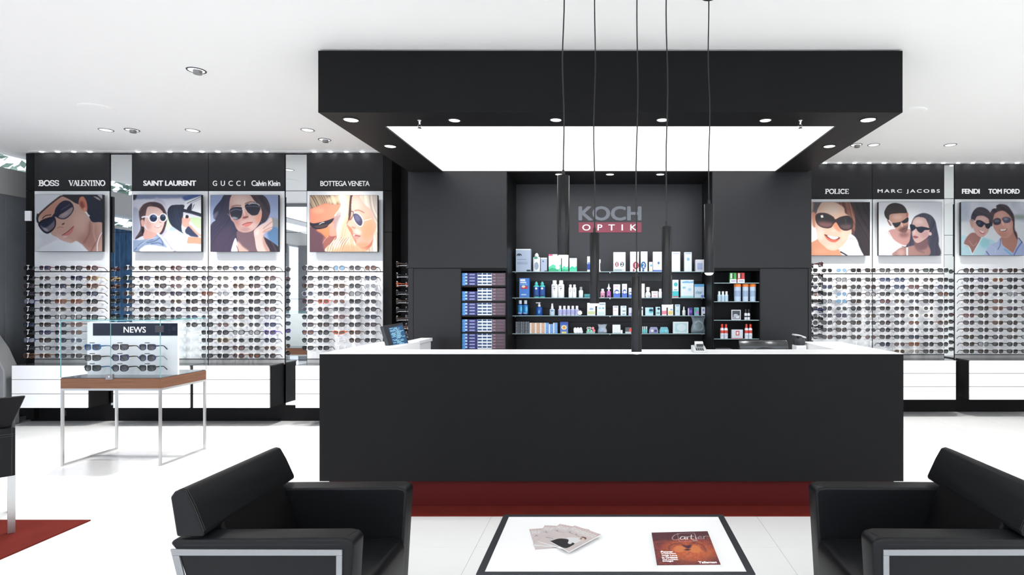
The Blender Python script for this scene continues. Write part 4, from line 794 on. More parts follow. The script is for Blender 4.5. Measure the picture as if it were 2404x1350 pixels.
SPECIAL = {('D', 4, 1): ('square', 'coral red', 'amber'), ('D', 3, 2): ('square', 'burgundy', 'brown'), ('C', 8, 4): ('cat-eye', 'purple', 'violet'), ('D', 8, 2): ('wraparound', 'orange', 'amber'), ('D', 3, 0): ('round', 'silver', 'violet'), ('D', 0, 2): ('round', 'grey', 'light blue'),
 ('A', 0, 4): ('round', 'burgundy', 'brown'), ('A', 1, 4): ('round', 'gold', 'amber'), ('A', 3, 3): ('round', 'black', 'green'), ('A', 4, 3): ('square', 'tortoise', 'amber'), ('C', 7, 4): ('square', 'navy', 'blue'), ('C', 9, 3): ('square', 'black', 'green'), ('C', 9, 1): ('round', 'gold', 'brown'),
 ('F', 6, 2): ('round', 'white', 'brown'), ('F', 6, 3): ('round', 'white', 'brown'), ('F', 5, 3): ('round', 'white', 'grey'), ('F', 1, 0): ('square', 'navy', 'blue'), ('F', 1, 1): ('round', 'navy', 'blue'), ('F', 10, 2): ('square', 'tortoise', 'amber'), ('F', 2, 2): ('square', 'burgundy', 'rose'),
 ('G', 0, 2): ('aviator', 'burgundy', 'rose'), ('G', 1, 2): ('aviator', 'gold', 'amber'), ('G', 6, 0): ('square', 'burgundy', 'rose'), ('E', 0, 2): ('aviator', 'silver', 'light blue'), ('E', 3, 2): ('aviator', 'silver', 'light blue'), ('E', 4, 2): ('aviator', 'blue', 'light blue'), ('E', 5, 2): ('aviator', 'silver', 'green')}
WHO = {'A': 'white-hat woman poster', 'B': 'car couple poster', 'C': 'aviator brunette poster', 'D': 'blonde couple poster', 'E': 'laughing woman poster', 'F': 'white-tops couple poster', 'G': 'blue-shirt couple poster'}
def skip(u, r, c):
    if u == 'A' and c == 4 and r >= 7: return True
    if u == 'B' and (c < 4 and r >= 7 or c == 4 and r >= 8): return True
    if u == 'D' and (r == 11 or (r == 10 and c >= 2) or (r == 9 and c == 2)): return True
    if u == 'F' and r == 11 and c == 0: return True
    if u == 'E' and r >= 10: return True
    return False

# ================================================================ display units
ZF0, ZT = 2.764, CH - .012
units = [('A', 80, 258, DL), ('B', 309, 489, DL), ('C', 489, 669, DL), ('D', 720, 900, DL), ('E', 1881, 2048, DR), ('F', 2048, 2217, DR), ('G', 2241, 2409, DR)]
UL = {'A': 'leftmost', 'B': 'second from left', 'C': 'third from left', 'D': 'right-hand left-wall'}
LET = {'A': [('s', 'BOSS', 91, 139, 423.5, 436.5), ('s2', 'VALENTINO', 161.5, 246, 423.5, 436.5)], 'B': [('b', 'SAINT LAURENT', 337, 461, 424, 436.5)],
 'C': [('f', 'GUCCI', 500, 575.5, 424.5, 436.5), ('f1', 'Calvin Klein', 591, 658, 424, 436.8)], 'D': [('f1', 'BOTTEGA VENETA', 752.5, 868, 425, 437)],
 'E': [('s', 'POLICE', 1936.5, 1992.5, 444, 455)], 'F': [('w', 'MARC JACOBS', 2060, 2206, 444.5, 455)], 'G': [('b', 'FENDI', 2258, 2299.5, 443.5, 455), ('b', 'TOM FORD', 2320, 2393.5, 443.5, 455)]}
UN = {}; nind = 0
for u, a, b, D in units:
    x0, x1 = X(a, D), X(b, D)
    t = thing('display_unit', ((x0 + x1) / 2, D, 0), 'white sunglasses display panel with charcoal header, behind the ' + WHO[u].replace(' poster', '') + ' poster', 'display', 'sunglasses display panels along the walls'); UN[u] = (t, x0, x1, D)
    del t['group']
    e = .006
    fo = box('header', M['fascia'], x0 + e / 2, x1 - e / 2, D, D + .03, ZF0 + .004, ZT, t, label='charcoal header board')
    zr1, zr2 = 1.796, .752
    for z0, z1, nm, m in ((zr1 + .006, ZF0 - .004, 'upper_board', 'wpanel'), (zr2 + .005, zr1 - .006, 'peg_board', 'wpanel'), (.69, zr2 - .005, 'kick_board', 'band')):
        box(nm, M[m], x0 + e, x1 - e, D, D + .02, z0, z1, t)
    mb = MB(); mb.box(x0, x0 + e, D + .004, D + .03, .69, ZF0); mb.box(x1 - e, x1, D + .004, D + .03, .69, ZF0); mb.box(x0, x1, D + .02, D + .03, .69, ZF0); mb.build('backing', M['blackline'], t)
    box('rail', M['blackline'], x0 + e, x1 - e, D - .001, D + .01, zr1 - .005, zr1 + .005, t); box('rail', M['blackline'], x0 + e, x1 - e, D - .001, D + .01, zr2 - .004, zr2 + .004, t)
    for kd, w_, la, lb, ta, tb in LET[u]:
        args = (M['letter'], X(la, D), X(lb, D), Z(tb, D), Z(ta, D), D - .001, fo)
        if kd[0] == 's': serif('lettering', w_, *args, bold=1.0 if kd == 's' else .82, tight=.94 if kd == 's' else .86)
        else: text('lettering', w_, *args, bold={'b': .03, 'f': .004, 'f1': .006, 'w': .012}[kd], spacing={'b': .95, 'f': 1.9, 'f1': .9, 'w': 1.35}[kd])
    for c in range(5):
        x = x0 + .09 + .184 * c
        for r in range(12):
            if u == 'D' and r == 11 or u == 'E' and r > 10: continue
            share('peg', pegm, (x, D - .158, ROWZ[r]), t)
            if skip(u, r, c): continue
            sh, fc, lc = SPECIAL.get((u, r, c)) or pick()
            rot = rg_.uniform(-.04, .04)
            if u in 'ABCDF' or (u == 'G' and c < 2):
                lab = '%s %s sunglasses, %s lenses, %s row, %s from left, below %s' % (fc, sh, lc, ORD[r], ORD[c], WHO[u])
                sunglasses(x, D - .158, ROWZ[r], sh, fc, lc, lab, 'sunglasses on the wall pegs', rot); nind += 1
            else: stuff_glasses(x, D - .158, ROWZ[r], sh, fc, lc, rot)
# end strips beside the units
for a, b, D, lab in ((61, 79.5, DL, 'narrow black end board at the left of the sunglasses wall'), (900.5, 920, DL, 'narrow black end board between the sunglasses wall and the cabinet block')):
    x0, x1 = X(a, D), X(b, D); t = thing('end_board', (x0, D, 0), lab, 'panel')
    for y0, y1 in ((360, 447.4), (448.6, 544.4), (545.6, 985)): box('board', M['black'], x0, x1, D, D + .4, max(0, Z(y1, D)), Z(y0, D), t)
cb = box('control_panel', M['white'], X(61.5, DL), X(75.5, DL), DL - .02, DL, Z(519, DL), Z(495.5, DL), bevel=.003); tag(cb, 'small white wall control panel on the left end board', 'panel')
# mirrors
def mirror(a, b, D, lab, cuts):
    x0, x1 = X(a, D), X(b, D); t = thing('mirror', ((x0 + x1) / 2, D, .22), lab, 'mirror'); e = .005
    for y0, y1 in zip(cuts, cuts[1:]): box('mirror_pane', M['mirror'], x0 + e, x1 - e, D + .01, D + .016, max(.2, Z(y1, D) + .003), Z(y0, D) - .003, t)
    box('backing_board', M['blackline'], x0, x1, D + .017, D + .03, .2, ZT, t)
mirror(258, 309, DL, 'tall mirror strip between the white-hat woman poster and the car couple poster', [362, 448, 545, 702, 845, 960])
mirror(669, 720, DL, 'tall mirror strip between the aviator brunette poster and the blonde couple poster', [362, 448, 545, 702, 845, 960])
mirror(2217, 2241, DR, 'narrow tall mirror strip on the right display wall', [386, 466, 552, 598, 840, 950])
# strips of LEDs at the top of the headers
for k, (a, b, D) in enumerate(((80, 900, DL), (1905, 2440, DR))):
    x0, x1 = X(a, D), X(b, D); t = thing('led_strip', (x0, D - .06, CH), ('row of tiny LED spots washing the headers of the left display wall', 'row of tiny LED spots washing the headers of the right display wall')[k], 'light')
    box('profile', M['white'], x0, x1, D - .075, D - .045, CH - .006, CH, t)
    me = MB().box(-.02, .02, -.006, .006, -.006, 0).mesh(M['led']); x = x0 + .15
    while x < x1 - .1:
        if not (a < 100 and (X(258, D) < x < X(309, D) or X(669, D) < x < X(720, D))): share('led', me, (x, D - .06, CH - .006), t)
        x += .19
# drawer banks
def bank(x0, x1, D, lab):
    yf = D * .9607; z1, z0 = .708, .216
    t = thing('drawer_unit', ((x0 + x1) / 2, yf, 0), lab, 'drawers')
    box('carcass', M['black'], x0 + .012, x1 - .012, yf + .018, D, z0 + .004, z1 - .012, t)
    box('top_board', M['topb'], x0 + .012, x1 - .012, yf + .004, D, z1 - .012, z1, t)
    h = (z1 - z0) / 3
    for k in range(3): box('drawer', M['white'], x0 + .012, x1 - .030, yf, yf + .018, z0 + h * k + .003, z0 + h * (k + 1) - .003, t)
    return t
DLAB = {'A': 'white three-drawer unit at the far left below the white-hat woman', 'B': 'white three-drawer unit seen behind the glass display case table', 'C': 'white three-drawer unit below the aviator brunette poster', 'D': 'white three-drawer unit partly hidden by the left end of the counter', 'E': 'white three-drawer unit mostly hidden behind the right end of the counter', 'F': 'white three-drawer unit right of the counter under the white-tops couple', 'G': 'white three-drawer unit at the right edge of the picture'}
for u, (t, x0, x1, D) in UN.items(): bank(x0, x1, D, DLAB[u])
for k, (a, b, D) in enumerate(((61, 945, DL), (1905, 2440, DR))):
    struct('baseboard_' + ('left', 'right')[k], box('baseboard', M['black'], X(a, D), X(b, D), D + .06, D + .3, 0, .212))
# plug socket in the left baseboard
t = thing('power_socket', (X(150, DL + .06), DL + .06, .1), 'small black power socket in the left baseboard', 'socket')
box('cover', M['dgrey'], X(143, DL + .06), X(156, DL + .06), DL + .054, DL + .06, Z(976, DL + .06), Z(963, DL + .06), t, bevel=.002)
MB().prism_y([(X(149.5, DL + .06) + .02 * math.cos(k * PI / 6), Z(969.5, DL + .06) + .02 * math.sin(k * PI / 6)) for k in range(12)], DL + .052, DL + .054).build('insert', M['blackline'], t)
# racks on the outer sides of the cabinet block
for s, xb in ((-1, bx0), (1, bx1)):
    t = thing('side_rack', (xb, 6.2, 1.2), ('white peg rack on the left outer side of the black cabinet block', 'white peg rack on the right outer side of the black cabinet block')[s > 0], 'rack')
    for y in (6.06, 6.34):
        for r in range(11 if s < 0 else 10):
            rot = -s * PI / 2 if False else (PI / 2 if s > 0 else -PI / 2)
            share('peg', pegm, (xb + s * .157, y, ROWZ[r]), t, (0, 0, rot)); 
            sh, fc, lc = pick(); 
            if r == 2 and s < 0: fc, lc = 'orange', 'amber'
            stuff_glasses(xb + s * .157, y, ROWZ[r], sh, fc, lc, rot)
so = STUFF.build('sunglasses', SM); so['kind'] = 'stuff'; so['label'] = 'remaining sunglasses on the right wall pegs and on the cabinet side racks'; so['category'] = 'sunglasses'

# ================================================================ glass display case on its table
g0, g1, gy0, gy1, gz, gzt = -4.79, -3.91, 5.06, 5.64, .777, 1.286
t = thing('display_table', ((g0 + g1) / 2, (gy0 + gy1) / 2, 0), 'walnut and chrome display table carrying a glass case', 'table')
box('table_body', M['wood'], g0, g1, gy0, gy1, .682, gz - .006, t, bevel=.001); box('glass_top', M['slate'], g0 + .004, g1 - .004, gy0 + .004, gy1 - .004, gz - .006, gz, t)
q = .018; mb = MB(); mb.box(g0, g1, gy0, gy0 + q, .664, .682); mb.box(g0, g1, gy1 - q, gy1, .664, .682); mb.box(g0, g0 + q, gy0 + q, gy1 - q, .664, .682); mb.box(g1 - q, g1, gy0 + q, gy1 - q, .664, .682); mb.build('top_rail', M['steel'], t)
for x in (g0, g1 - q):
    for y in (gy0, gy1 - q): box('leg', M['steel'], x, x + q, y, y + q, .014, .664, t)
    box('floor_rail', M['steel'], x, x + q, gy0, gy1, 0, .014, t)
box('stretcher', M['steel'], g0 + q, g1 - q, (gy0 + gy1) / 2 - .01, (gy0 + gy1) / 2 + .01, 0, .014, t)
t = thing('glass_case', ((g0 + g1) / 2, (gy0 + gy1) / 2, gz), 'clear glass showcase box with teal edges on the walnut table', 'showcase'); e = .006
for nm, P in (('pane', (g0, -4.35, gy0, gy0 + e)), ('pane', (-4.346, g1, gy0, gy0 + e)), ('pane', (g0, g1, gy1 - e, gy1)), ('pane', (g0, g0 + e, gy0 + e, gy1 - e)), ('pane', (g1 - e, g1, gy0 + e, gy1 - e))):
    box(nm, M['glass'], P[0], P[1], P[2], P[3], gz, gzt - .006, t)
box('lid_pane', M['glass'], g0, g1, gy0, gy1, gzt - .006, gzt, t)
mb = MB(); w = .003
for x in (g0 - .001, g1 - .005): mb.box(x, x + .006, gy0 - .001, gy0 + .002, gz, gzt)
mb.box(g0, g0 + .003, gy1 - .002, gy1 + .001, gz, gzt); mb.box(g1 - .003, g1, gy1 - .002, gy1 + .001, gz, gzt); mb.box(-4.351, -4.347, gy0 - .001, gy0 + .002, gz, gzt)
mb.box(g0, g1, gy0 - .001, gy0 + .001, gzt - .006, gzt); mb.box(g0, g1, gy1 - .001, gy1 + .001, gzt - .006, gzt); mb.box(g0 - .001, g0 + .001, gy0, gy1, gzt - .006, gzt); mb.box(g1 - .001, g1 + .001, gy0, gy1, gzt - .006, gzt)
mb.build('edge_strip', M['edge'], t, label='teal polished glass edge')
box('hinge', M['dgrey'], X(365, gy0), X(383, gy0), gy0 - .006, gy0 + .01, Z(780, gy0), Z(765, gy0), t, bevel=.002)
lk = box('lock', M['satin'], X(250, gy0), X(266, gy0), gy0 - .012, gy0 + .01, Z(891, gy0), Z(878, gy0), t, bevel=.003)
MB().prism_y([(X(260, gy0) + .008 * math.cos(k * PI / 5), Z(884, gy0) + .008 * math.sin(k * PI / 5)) for k in range(10)], gy0 - .018, gy0 - .012).build('cylinder', M['chrome'], lk)
YB = 5.26; t = thing('news_board', (X(310, YB), YB, gz), 'white board with a navy NEWS strip inside the glass case', 'sign')
box('board', M['wpanel'], X(205, YB), X(418, YB) - .004, YB, YB + .02, gz, Z(757, YB), t)
sp = box('title_strip', M['navy'], X(218.5, YB), X(417, YB), YB - .002, YB, Z(788, YB), Z(759, YB), t, label='navy title strip')
text('lettering', 'NEWS', M['letter'], X(291, YB), X(343, YB), Z(781, YB), Z(767, YB), YB - .0025, sp, bold=.006, thick=.002)
YG = 5.13
for r, y in enumerate((817, 842, 866)):
    for c, x in enumerate((218, 283, 347)):
        gx, gz_ = X(x, YG), Z(y - 2, YG)
        sh, fc, lc, tc = [('square', 'blue', 'blue', 'blue'), ('square', 'dark brown', 'violet', None), ('square', 'navy', 'dark', None), ('square', 'dark brown', 'green', None), ('cat-eye', 'navy', 'violet', 'dark brown'), ('round', 'navy', 'dark', 'silver'), ('square', 'black', 'dark', 'blue'), ('round', 'black', 'violet', None), ('square', 'black', 'dark', None)][r * 3 + c]
        k = thing('display_stand', (gx, YB, gz_ + .03), 'thin clear stand holding the %s sunglasses of the %s row in the glass case' % (('left', 'middle', 'right')[c], ('top', 'middle', 'bottom')[r]), 'stand')
        box('ticket', M['blackline'], gx - .012, gx + .028, YG - .02, YG - .012, gz_ + .036, gz_ + .042, k)
        mb = MB(); mb.box(gx - .002, gx + .002, YG - .001, YB, gz_ - .012, gz_ - .008); mb.box(gx + .004, gx + .008, YG - .02, YG - .004, gz_ - .012, gz_ + .036); mb.build('holder', M['acryl'], k)
        sg = sunglasses(gx, YG - .012, gz_, sh, fc, lc, '%s sunglasses with %s temples in the glass case, %s row, %s' % (fc, tc or fc, ('top', 'middle', 'bottom')[r], ('left', 'middle', 'right')[c]), 'sunglasses in the glass case', 0.0, tc); sg.scale = (1.1, 1.0, 1.1)
# ================================================================ goods on the shelves
def P(c, r=.4): return col_mat(c, r)
def carton(a, b, yt, z0, D, dep, c, lab, group=None, marks=(), name='carton', cat='box', side=None):
    """a box a..b pixels wide standing on height z0 at depth D; marks: (u0,u1,v0,v1,colour[,kind]) printed patches"""
    x0, x1 = X(a, D), X(b, D); z1 = Z(yt, D)
    t = thing(name, ((x0 + x1) / 2, D, z0), lab, cat, group); box('body', P(c), x0, x1, D, D + dep, z0, z1, t, bevel=.001)
    w, h = x1 - x0, z1 - z0
    for i, m in enumerate(marks):
        u0, u1, v0, v1, cc = m[:5]; kd = m[5] if len(m) > 5 else 'r'; y = D - .0006 - .0003 * i
        ax, bx_, az, bz = x0 + u0 * w, x0 + u1 * w, z0 + v0 * h, z0 + v1 * h
        if kd == 'r': MB().box(ax, bx_, y, D + .0005, az, bz).build('print', P(cc), t)
        elif kd == 'o': MB().prism_y([((ax + bx_) / 2 + (bx_ - ax) / 2 * math.cos(k * PI / 8), (az + bz) / 2 + (bz - az) / 2 * math.sin(k * PI / 8)) for k in range(16)], y, D + .0005).build('print', P(cc), t)
        elif kd == 'w': MB().prism_y([(ax, az), (bx_, az), (bx_, bz), (ax + .7 * (bx_ - ax), bz - .3 * (bz - az)), (ax + .35 * (bx_ - ax), bz), (ax, az + .6 * (bz - az))], y, D + .0005).build('print', P(cc), t)
        else: text('print', kd, P(cc), ax, bx_, az, bz, y, t, bold=.02, thick=.0006)
    return t
def bottle(a, b, yt, ys, z0, D, c, cap, lab, group=None, label=None, kind='cap', flat=.6, neck=.38, marks=()):
    """rounded flat bottle: body a..b px, shoulder at ys, cap top at yt"""
    x0, x1 = X(a, D), X(b, D); r = (x1 - x0) / 2; cx = (x0 + x1) / 2; y = D + r * flat; zs, zt_ = Z(ys, D), Z(yt, D)
    t = thing('bottle', (cx, y, z0), lab, 'bottle', group)
    k = zs - z0
    if kind == 'cone': prof = [(r * .95, z0), (r, z0 + .02 * k), (r, zs - .1 * k), (r * neck, zs)]
    elif kind == 'pear': prof = [(r * .8, z0), (r, z0 + .3 * k), (r * .85, z0 + .7 * k), (r * .35, zs)]
    else: prof = [(r * .95, z0), (r, z0 + .03 * k), (r, zs - .14 * k), (r * .85, zs - .05 * k), (r * neck, zs)]
    MB().lathe(cx, y, prof, 16, 1, flat).build('body', P(c, .25), t, smooth=50)
    hc = zt_ - zs
    if kind == 'pump':
        mb = MB(); mb.lathe(cx, y, [(r * .4, zs), (r * .4, zs + hc * .5), (r * .2, zs + hc * .55), (r * .2, zs + hc * .85)], 12); mb.box(cx - r * 1.0, cx + r * .4, y - .006, y + .006, zt_ - hc * .2, zt_); mb.build('pump_head', P(cap, .3), t, smooth=40)
    elif kind == 'cone': MB().lathe(cx, y, [(r * .55, zs - .0), (r * .6, zs + hc * .3), (r * .22, zt_)], 12, 1, max(flat, .8)).build('cap', P(cap, .3), t, smooth=40)
    elif kind == 'spray': MB().lathe(cx, y, [(r * .5, zs), (r * .5, zs + hc * .35), (r * .42, zs + hc * .4), (r * .34, zt_)], 12).build('cap', P(cap, .3), t, smooth=40)
    elif kind == 'dropper': mb = MB(); mb.lathe(cx, y, [(r * .45, zs), (r * .45, zs + hc * .25), (r * .95, zs + hc * .27), (r * .9, zs + hc * .42), (r * .5, zs + hc * .5), (r * .15, zt_)], 12); mb.build('cap', P(cap, .3), t, smooth=40)
    else: MB().lathe(cx, y, [(r * .62, zs), (r * .64, zs + hc * .1), (r * .64, zt_ - hc * .1), (r * .55, zt_)], 12, 1, max(flat, .7)).build('cap', P(cap, .3), t, smooth=40)
    if label:
        v0, v1, lc = label; MB().lathe(cx, y, [(r * 1.015, z0 + v0 * k), (r * 1.015, z0 + v1 * k)], 16, 1, flat * 1.02).build('label_wrap', P(lc), t, smooth=50)
    for u0, u1, v0, v1, cc in marks:
        mb = MB(); mb.prism_y([(cx + r * (u0 + u1 - 1 + (u1 - u0) * math.cos(q * PI / 5)), z0 + k * ((v0 + v1) / 2 + (v1 - v0) / 2 * math.sin(q * PI / 5))) for q in range(10)], y - r * flat * 1.06, y - r * flat * .7); mb.build('print', P(cc), t)
    return t
WH = (246, 247, 250)
s = zs[0]; D = SD; dp = .07
carton(1211, 1246, 584.5, s, D, .09, (176, 192, 214), 'largest pale blue-grey carton with an eye drawing, first on the top shelf', None, [(0, 1, .95, 1, (236, 240, 246)), (.05, .40, .64, .80, (60, 70, 92), 'o'), (.09, .36, .60, .74, (176, 192, 214), 'o'), (.16, .28, .68, .77, (60, 70, 92), 'o'), (.72, .98, 0, .08, (30, 44, 62)), (.1, .7, .52, .55, (140, 156, 180)), (.1, .8, .40, .42, (140, 156, 180)), (.1, .8, .34, .36, (140, 156, 180))])
bottle(1251, 1268, 594, 601, s, D, WH, WH, 'white flat bottle with a grey label beside the largest carton, top shelf', None, None, 'cone', .5, .4, [(.2, .8, .1, .62, (150, 164, 186)), (.15, .7, .8, .96, (70, 150, 120))])
carton(1269.5, 1284, 605, s, D, .05, (178, 190, 212), 'small blue-grey carton between the white bottle and the green cartons', None, [(0, 1, .93, 1, (240, 242, 246)), (.25, .5, .68, .8, (90, 100, 130), 'o'), (.6, 1, 0, .07, (60, 70, 90))])
G1, G2 = (92, 214, 168), (46, 178, 128)
carton(1288, 1317, 597, s, D, .07, WH, 'widest white carton with green waves and a pink tab, top shelf', 'white cartons with green waves', [(0, 1, 0, .42, G1, 'w'), (0, .8, 0, .22, G2, 'w'), (0, .32, .9, 1, (240, 100, 150)), (.55, .9, .12, .38, (232, 246, 242), 'o')])
carton(1319, 1334, 600, s, D, .07, WH, 'white carton with green waves behind the first hanging lamp', 'white cartons with green waves', [(0, 1, 0, .36, G1, 'w'), (0, 1, 0, .16, G2, 'w')])
carton(1337, 1354, 606, s, D, .07, WH, 'rightmost white carton with green waves on the top shelf', 'white cartons with green waves', [(0, 1, 0, .42, (60, 206, 166), 'w'), (0, 1, 0, .2, G1, 'w'), (.1, .9, .88, .92, (150, 200, 190))])
carton(1378.5, 1386, 602, s, D, .04, (236, 240, 248), 'slim white and blue carton half behind the second hanging lamp', None, [(0, 1, .12, .5, (40, 70, 160)), (.1, .9, .5, .62, (110, 140, 200), 'o')])
carton(1406, 1410, 609, s, D, .04, WH, 'thin white carton just right of the second hanging lamp', None, [(.6, 1, .1, .7, (90, 100, 130))])
carton(1440, 1468.5, 592, s, D, .07, WH, 'white carton printed with a red 1 and a grey 2 in circles', None, [(.14, .44, .24, .50, (150, 60, 76), 'o'), (.25, .33, .28, .46, WH, '1'), (.55, .88, .24, .50, (66, 84, 96), 'o'), (.62, .8, .28, .46, WH, '2'), (.04, .7, .03, .13, (170, 196, 196)), (.1, .9, .07, .09, (120, 150, 150))])
carton(1479.5, 1500, 591, s, D, .07, WH, 'white carton with a large red circled 1, top shelf', None, [(.3, 1, .12, .5, (160, 56, 72), 'o'), (.58, .72, .2, .42, WH, '1'), (.3, .5, 0, .12, (160, 56, 72))])
carton(1504.5, 1520, 590.5, s, D, .07, WH, 'white carton with a large blue circled 2, top shelf', None, [(0, .8, .12, .5, (20, 100, 160), 'o'), (.24, .6, .2, .42, WH, '2'), (.2, .5, 0, .12, (20, 100, 160))])
carton(1524, 1532, 615, s, D - .03, .03, WH, 'short white carton in front of the taller one by the fourth lamp', None, [(.3, .9, .5, .75, (120, 170, 200), 'o'), (.1, .6, .1, .3, (240, 220, 150))])
carton(1533, 1554, 591, s, D, .07, WH, 'white carton with a blue foot line beside the fourth hanging lamp', None, [(0, 1, 0, .08, (90, 120, 210)), (.5, .75, .36, .5, (70, 120, 170), 'o'), (.5, .7, .24, .32, (244, 210, 170))])
carton(1577, 1597, 591, s, D, .07, (240, 244, 250), 'plain tall white carton right of the fourth hanging lamp', None, [(.15, .85, .88, .93, (196, 206, 220))])
carton(1607, 1624, 592, s, D, .06, (240, 246, 248), 'tall narrow white carton with a pale blue print, top shelf', None, [(.1, .9, .9, .96, (190, 206, 220)), (.3, .7, .55, .72, (160, 200, 224), 'o')])
carton(1633, 1652.5, 609.5, s, D, .08, (226, 230, 240), 'small silvery cube carton at the right end of the top shelf', None, [(.2, .85, .15, .72, (170, 184, 216)), (0, 1, .94, 1, (250, 250, 250))])
s = zs[1]
carton(1219, 1242.5, 653, s, D, .08, (66, 128, 214), 'blue carton with a red and white picture, left end of second shelf', None, [(.1, .6, .84, .95, (240, 244, 250)), (.1, .7, .74, .81, (220, 230, 244)), (.1, .8, .66, .70, (150, 190, 236)), (.2, .85, .45, .62, (200, 40, 50), 'w'), (.25, .6, .5, .63, (246, 230, 200), 'o'), (.2, .7, .12, .18, (200, 220, 244))])
for a, b, w in ((1252, 1265.5, 'left'), (1265.8, 1279.5, 'right')): bottle(a, b, 661, 668.5, s, D, (70, 196, 190), (90, 200, 196), w + ' teal bottle of the pair with navy labels, second shelf', 'teal bottle pair', (.08, .84, (30, 74, 150)), 'cone', .6, .4, [(.3, .7, .62, .8, (236, 244, 250)), (.1, .9, .1, .2, (16, 26, 60))])
for a, b, w in ((1294, 1309, 'left'), (1309.4, 1324.5, 'right')): bottle(a, b, 658, 665.5, s, D, (248, 248, 250), (248, 248, 250), w + ' large white bottle with an eye drawing, second shelf', 'white bottles with eye drawings', None, 'cap', .7, .42, [(.2, .7, .78, .82, (120, 126, 136)), (.35, .65, .6, .7, (110, 120, 132)), (.42, .52, .5, .58, (110, 120, 132))])
for a, b, w in ((1334.5, 1343.5, 'left'), (1343.8, 1353, 'right')): bottle(a, b, 668, 673.5, s, D, (248, 248, 250), (248, 248, 250), w + ' smaller white bottle with a faint drawing, second shelf', 'small white bottles with drawings', None, 'cap', .7, .42, [(.25, .75, .68, .74, (150, 156, 166)), (.4, .6, .52, .62, (150, 156, 166))])
bottle(1358.5, 1369, 673.5, 681, s, D, (236, 240, 244), (150, 156, 164), 'small white bottle with a grey cap beside the second lamp', None, None, 'cap', .8, .5)
carton(1371.5, 1385, 690, s, D, .05, (44, 130, 138), 'low teal carton left of the second hanging lamp', None, [(.05, .95, .6, .75, (120, 190, 196))])
bottle(1409.5, 1420, 678, 683, s, D, (236, 190, 208), (220, 222, 226), 'small pink jar right of the second hanging lamp', None, (.1, .7, (220, 150, 180)), 'cap', .9, .7, [(.3, .7, .1, .3, (40, 30, 40))])
bottle(1424.5, 1434, 666, 683, s, D, (206, 130, 200), (244, 244, 248), 'lilac dropper bottle with a white pointed cap, second shelf', None, (.5, .9, (190, 110, 190)), 'dropper', .9, .6, [(.2, .8, .05, .3, (60, 30, 50))])
for a, b, yt, lab in ((1440, 1456, 667.5, 'wider white carton with a blue swirl, second shelf'), (1460.3, 1472, 666.5, 'narrower white carton with a blue swirl, second shelf'), (1476, 1484, 676, 'small white and blue carton left of the third lamp')):
    carton(a, b, yt, s, D, .05, (238, 242, 250), lab, None, [(0, 1, 0, .32, (80, 120, 214)), (.15, .85, .22, .6, (38, 76, 180), 'o'), (.25, .8, .28, .5, (226, 236, 250), 'o'), (.15, .7, .8, .84, (230, 160, 180))])
carton(1506, 1513.5, 666, s, D, .05, WH, 'slim plain white carton right of the third hanging lamp')
bottle(1515, 1528, 674, 683, s, D, WH, WH, 'round white bottle right of the third hanging lamp', None, None, 'pear', .7, .4, [(.3, .8, .2, .4, (190, 206, 206))])
carton(1530, 1544.5, 683.5, s, D, .05, (244, 238, 242), 'low white carton with pale pink print, second shelf', None, [(.15, .85, .6, .75, (206, 190, 206)), (.3, .7, .15, .35, (226, 160, 170))])
bottle(1546, 1555, 678, 684, s, D, WH, WH, 'small white rounded bottle left of the fourth lamp, second shelf', None, None, 'cap', .8, .5)
carton(1579, 1593, 657, s, D, .05, (240, 246, 248), 'tall white and turquoise carton with a round emblem, second shelf', None, [(0, 1, .08, .36, (70, 200, 206)), (.2, .85, .62, .86, (80, 190, 200), 'o'), (.2, .8, .42, .46, (120, 160, 170)), (.05, .95, .03, .08, (190, 90, 90))])
carton(1598.5, 1628.5, 657, s, D, .07, (236, 246, 250), 'wide pale blue carton, second shelf right part', None, [(0, 1, 0, .10, (160, 222, 226)), (.1, 1, .82, .94, (130, 190, 228), 'w'), (.12, .38, .5, .62, (150, 200, 220), 'o'), (.55, .82, .36, .54, (190, 220, 240), 'o')])
carton(1630.5, 1653, 667, s, D, .07, (206, 226, 244), 'pale blue carton with the word clear, right end of second shelf', None, [(0, 1, .8, 1, (90, 170, 220)), (.12, .82, .28, .52, (110, 160, 190), 'clear'), (.66, 1, 0, .2, (110, 140, 214), 'o')])
s = zs[2]
for a, b, w in ((1215, 1226.5, 'left'), (1227.2, 1239, 'right')): bottle(a, b, 705, 713.5, s, D, (16, 44, 112), (226, 238, 250), w + ' dark blue bottle with a white cap, third shelf', 'dark blue bottle pair', (.16, .9, (40, 140, 216)), 'cap', .8, .5, [(.55, .95, .3, .8, (110, 206, 240)), (.05, .9, .16, .22, (220, 226, 236))])
bottle(1257.5, 1273, 710, 720, s, D, (22, 78, 158), WH, 'blue soap bottle with a white pump, third shelf', None, None, 'pump', .8, .4, [(.35, .7, .2, .6, (70, 150, 220))])
bottle(1290, 1302, 712.5, 725, s, D, (206, 226, 244), WH, 'small pale blue spray bottle, third shelf', None, None, 'spray', .8, .5, [(.2, .8, .6, .85, (120, 150, 180))])
for k in range(5): bottle(1310 + 9.9 * k, 1319.5 + 9.9 * k, 718, 725, s, D, (216, 220, 244), (244, 244, 248), 'small lilac-white bottle, ' + ORD[k] + ' from left in the row of five', 'row of five small bottles', (.18, .85, (176, 180, 222)), 'cap', .8, .5)
t = thing('flower_tag', (X(1362, D), D - .02, s), 'white flower-shaped cardboard tag right of the five small bottles', 'tag')
MB().prism_y([(X(1361.5, D) + (.030 if k % 2 else .021) * math.cos(k * PI / 8), s + .030 + (.030 if k % 2 else .021) * math.sin(k * PI / 8)) for k in range(16)], D - .022, D - .018).build('star_card', P((248, 248, 240)), t)
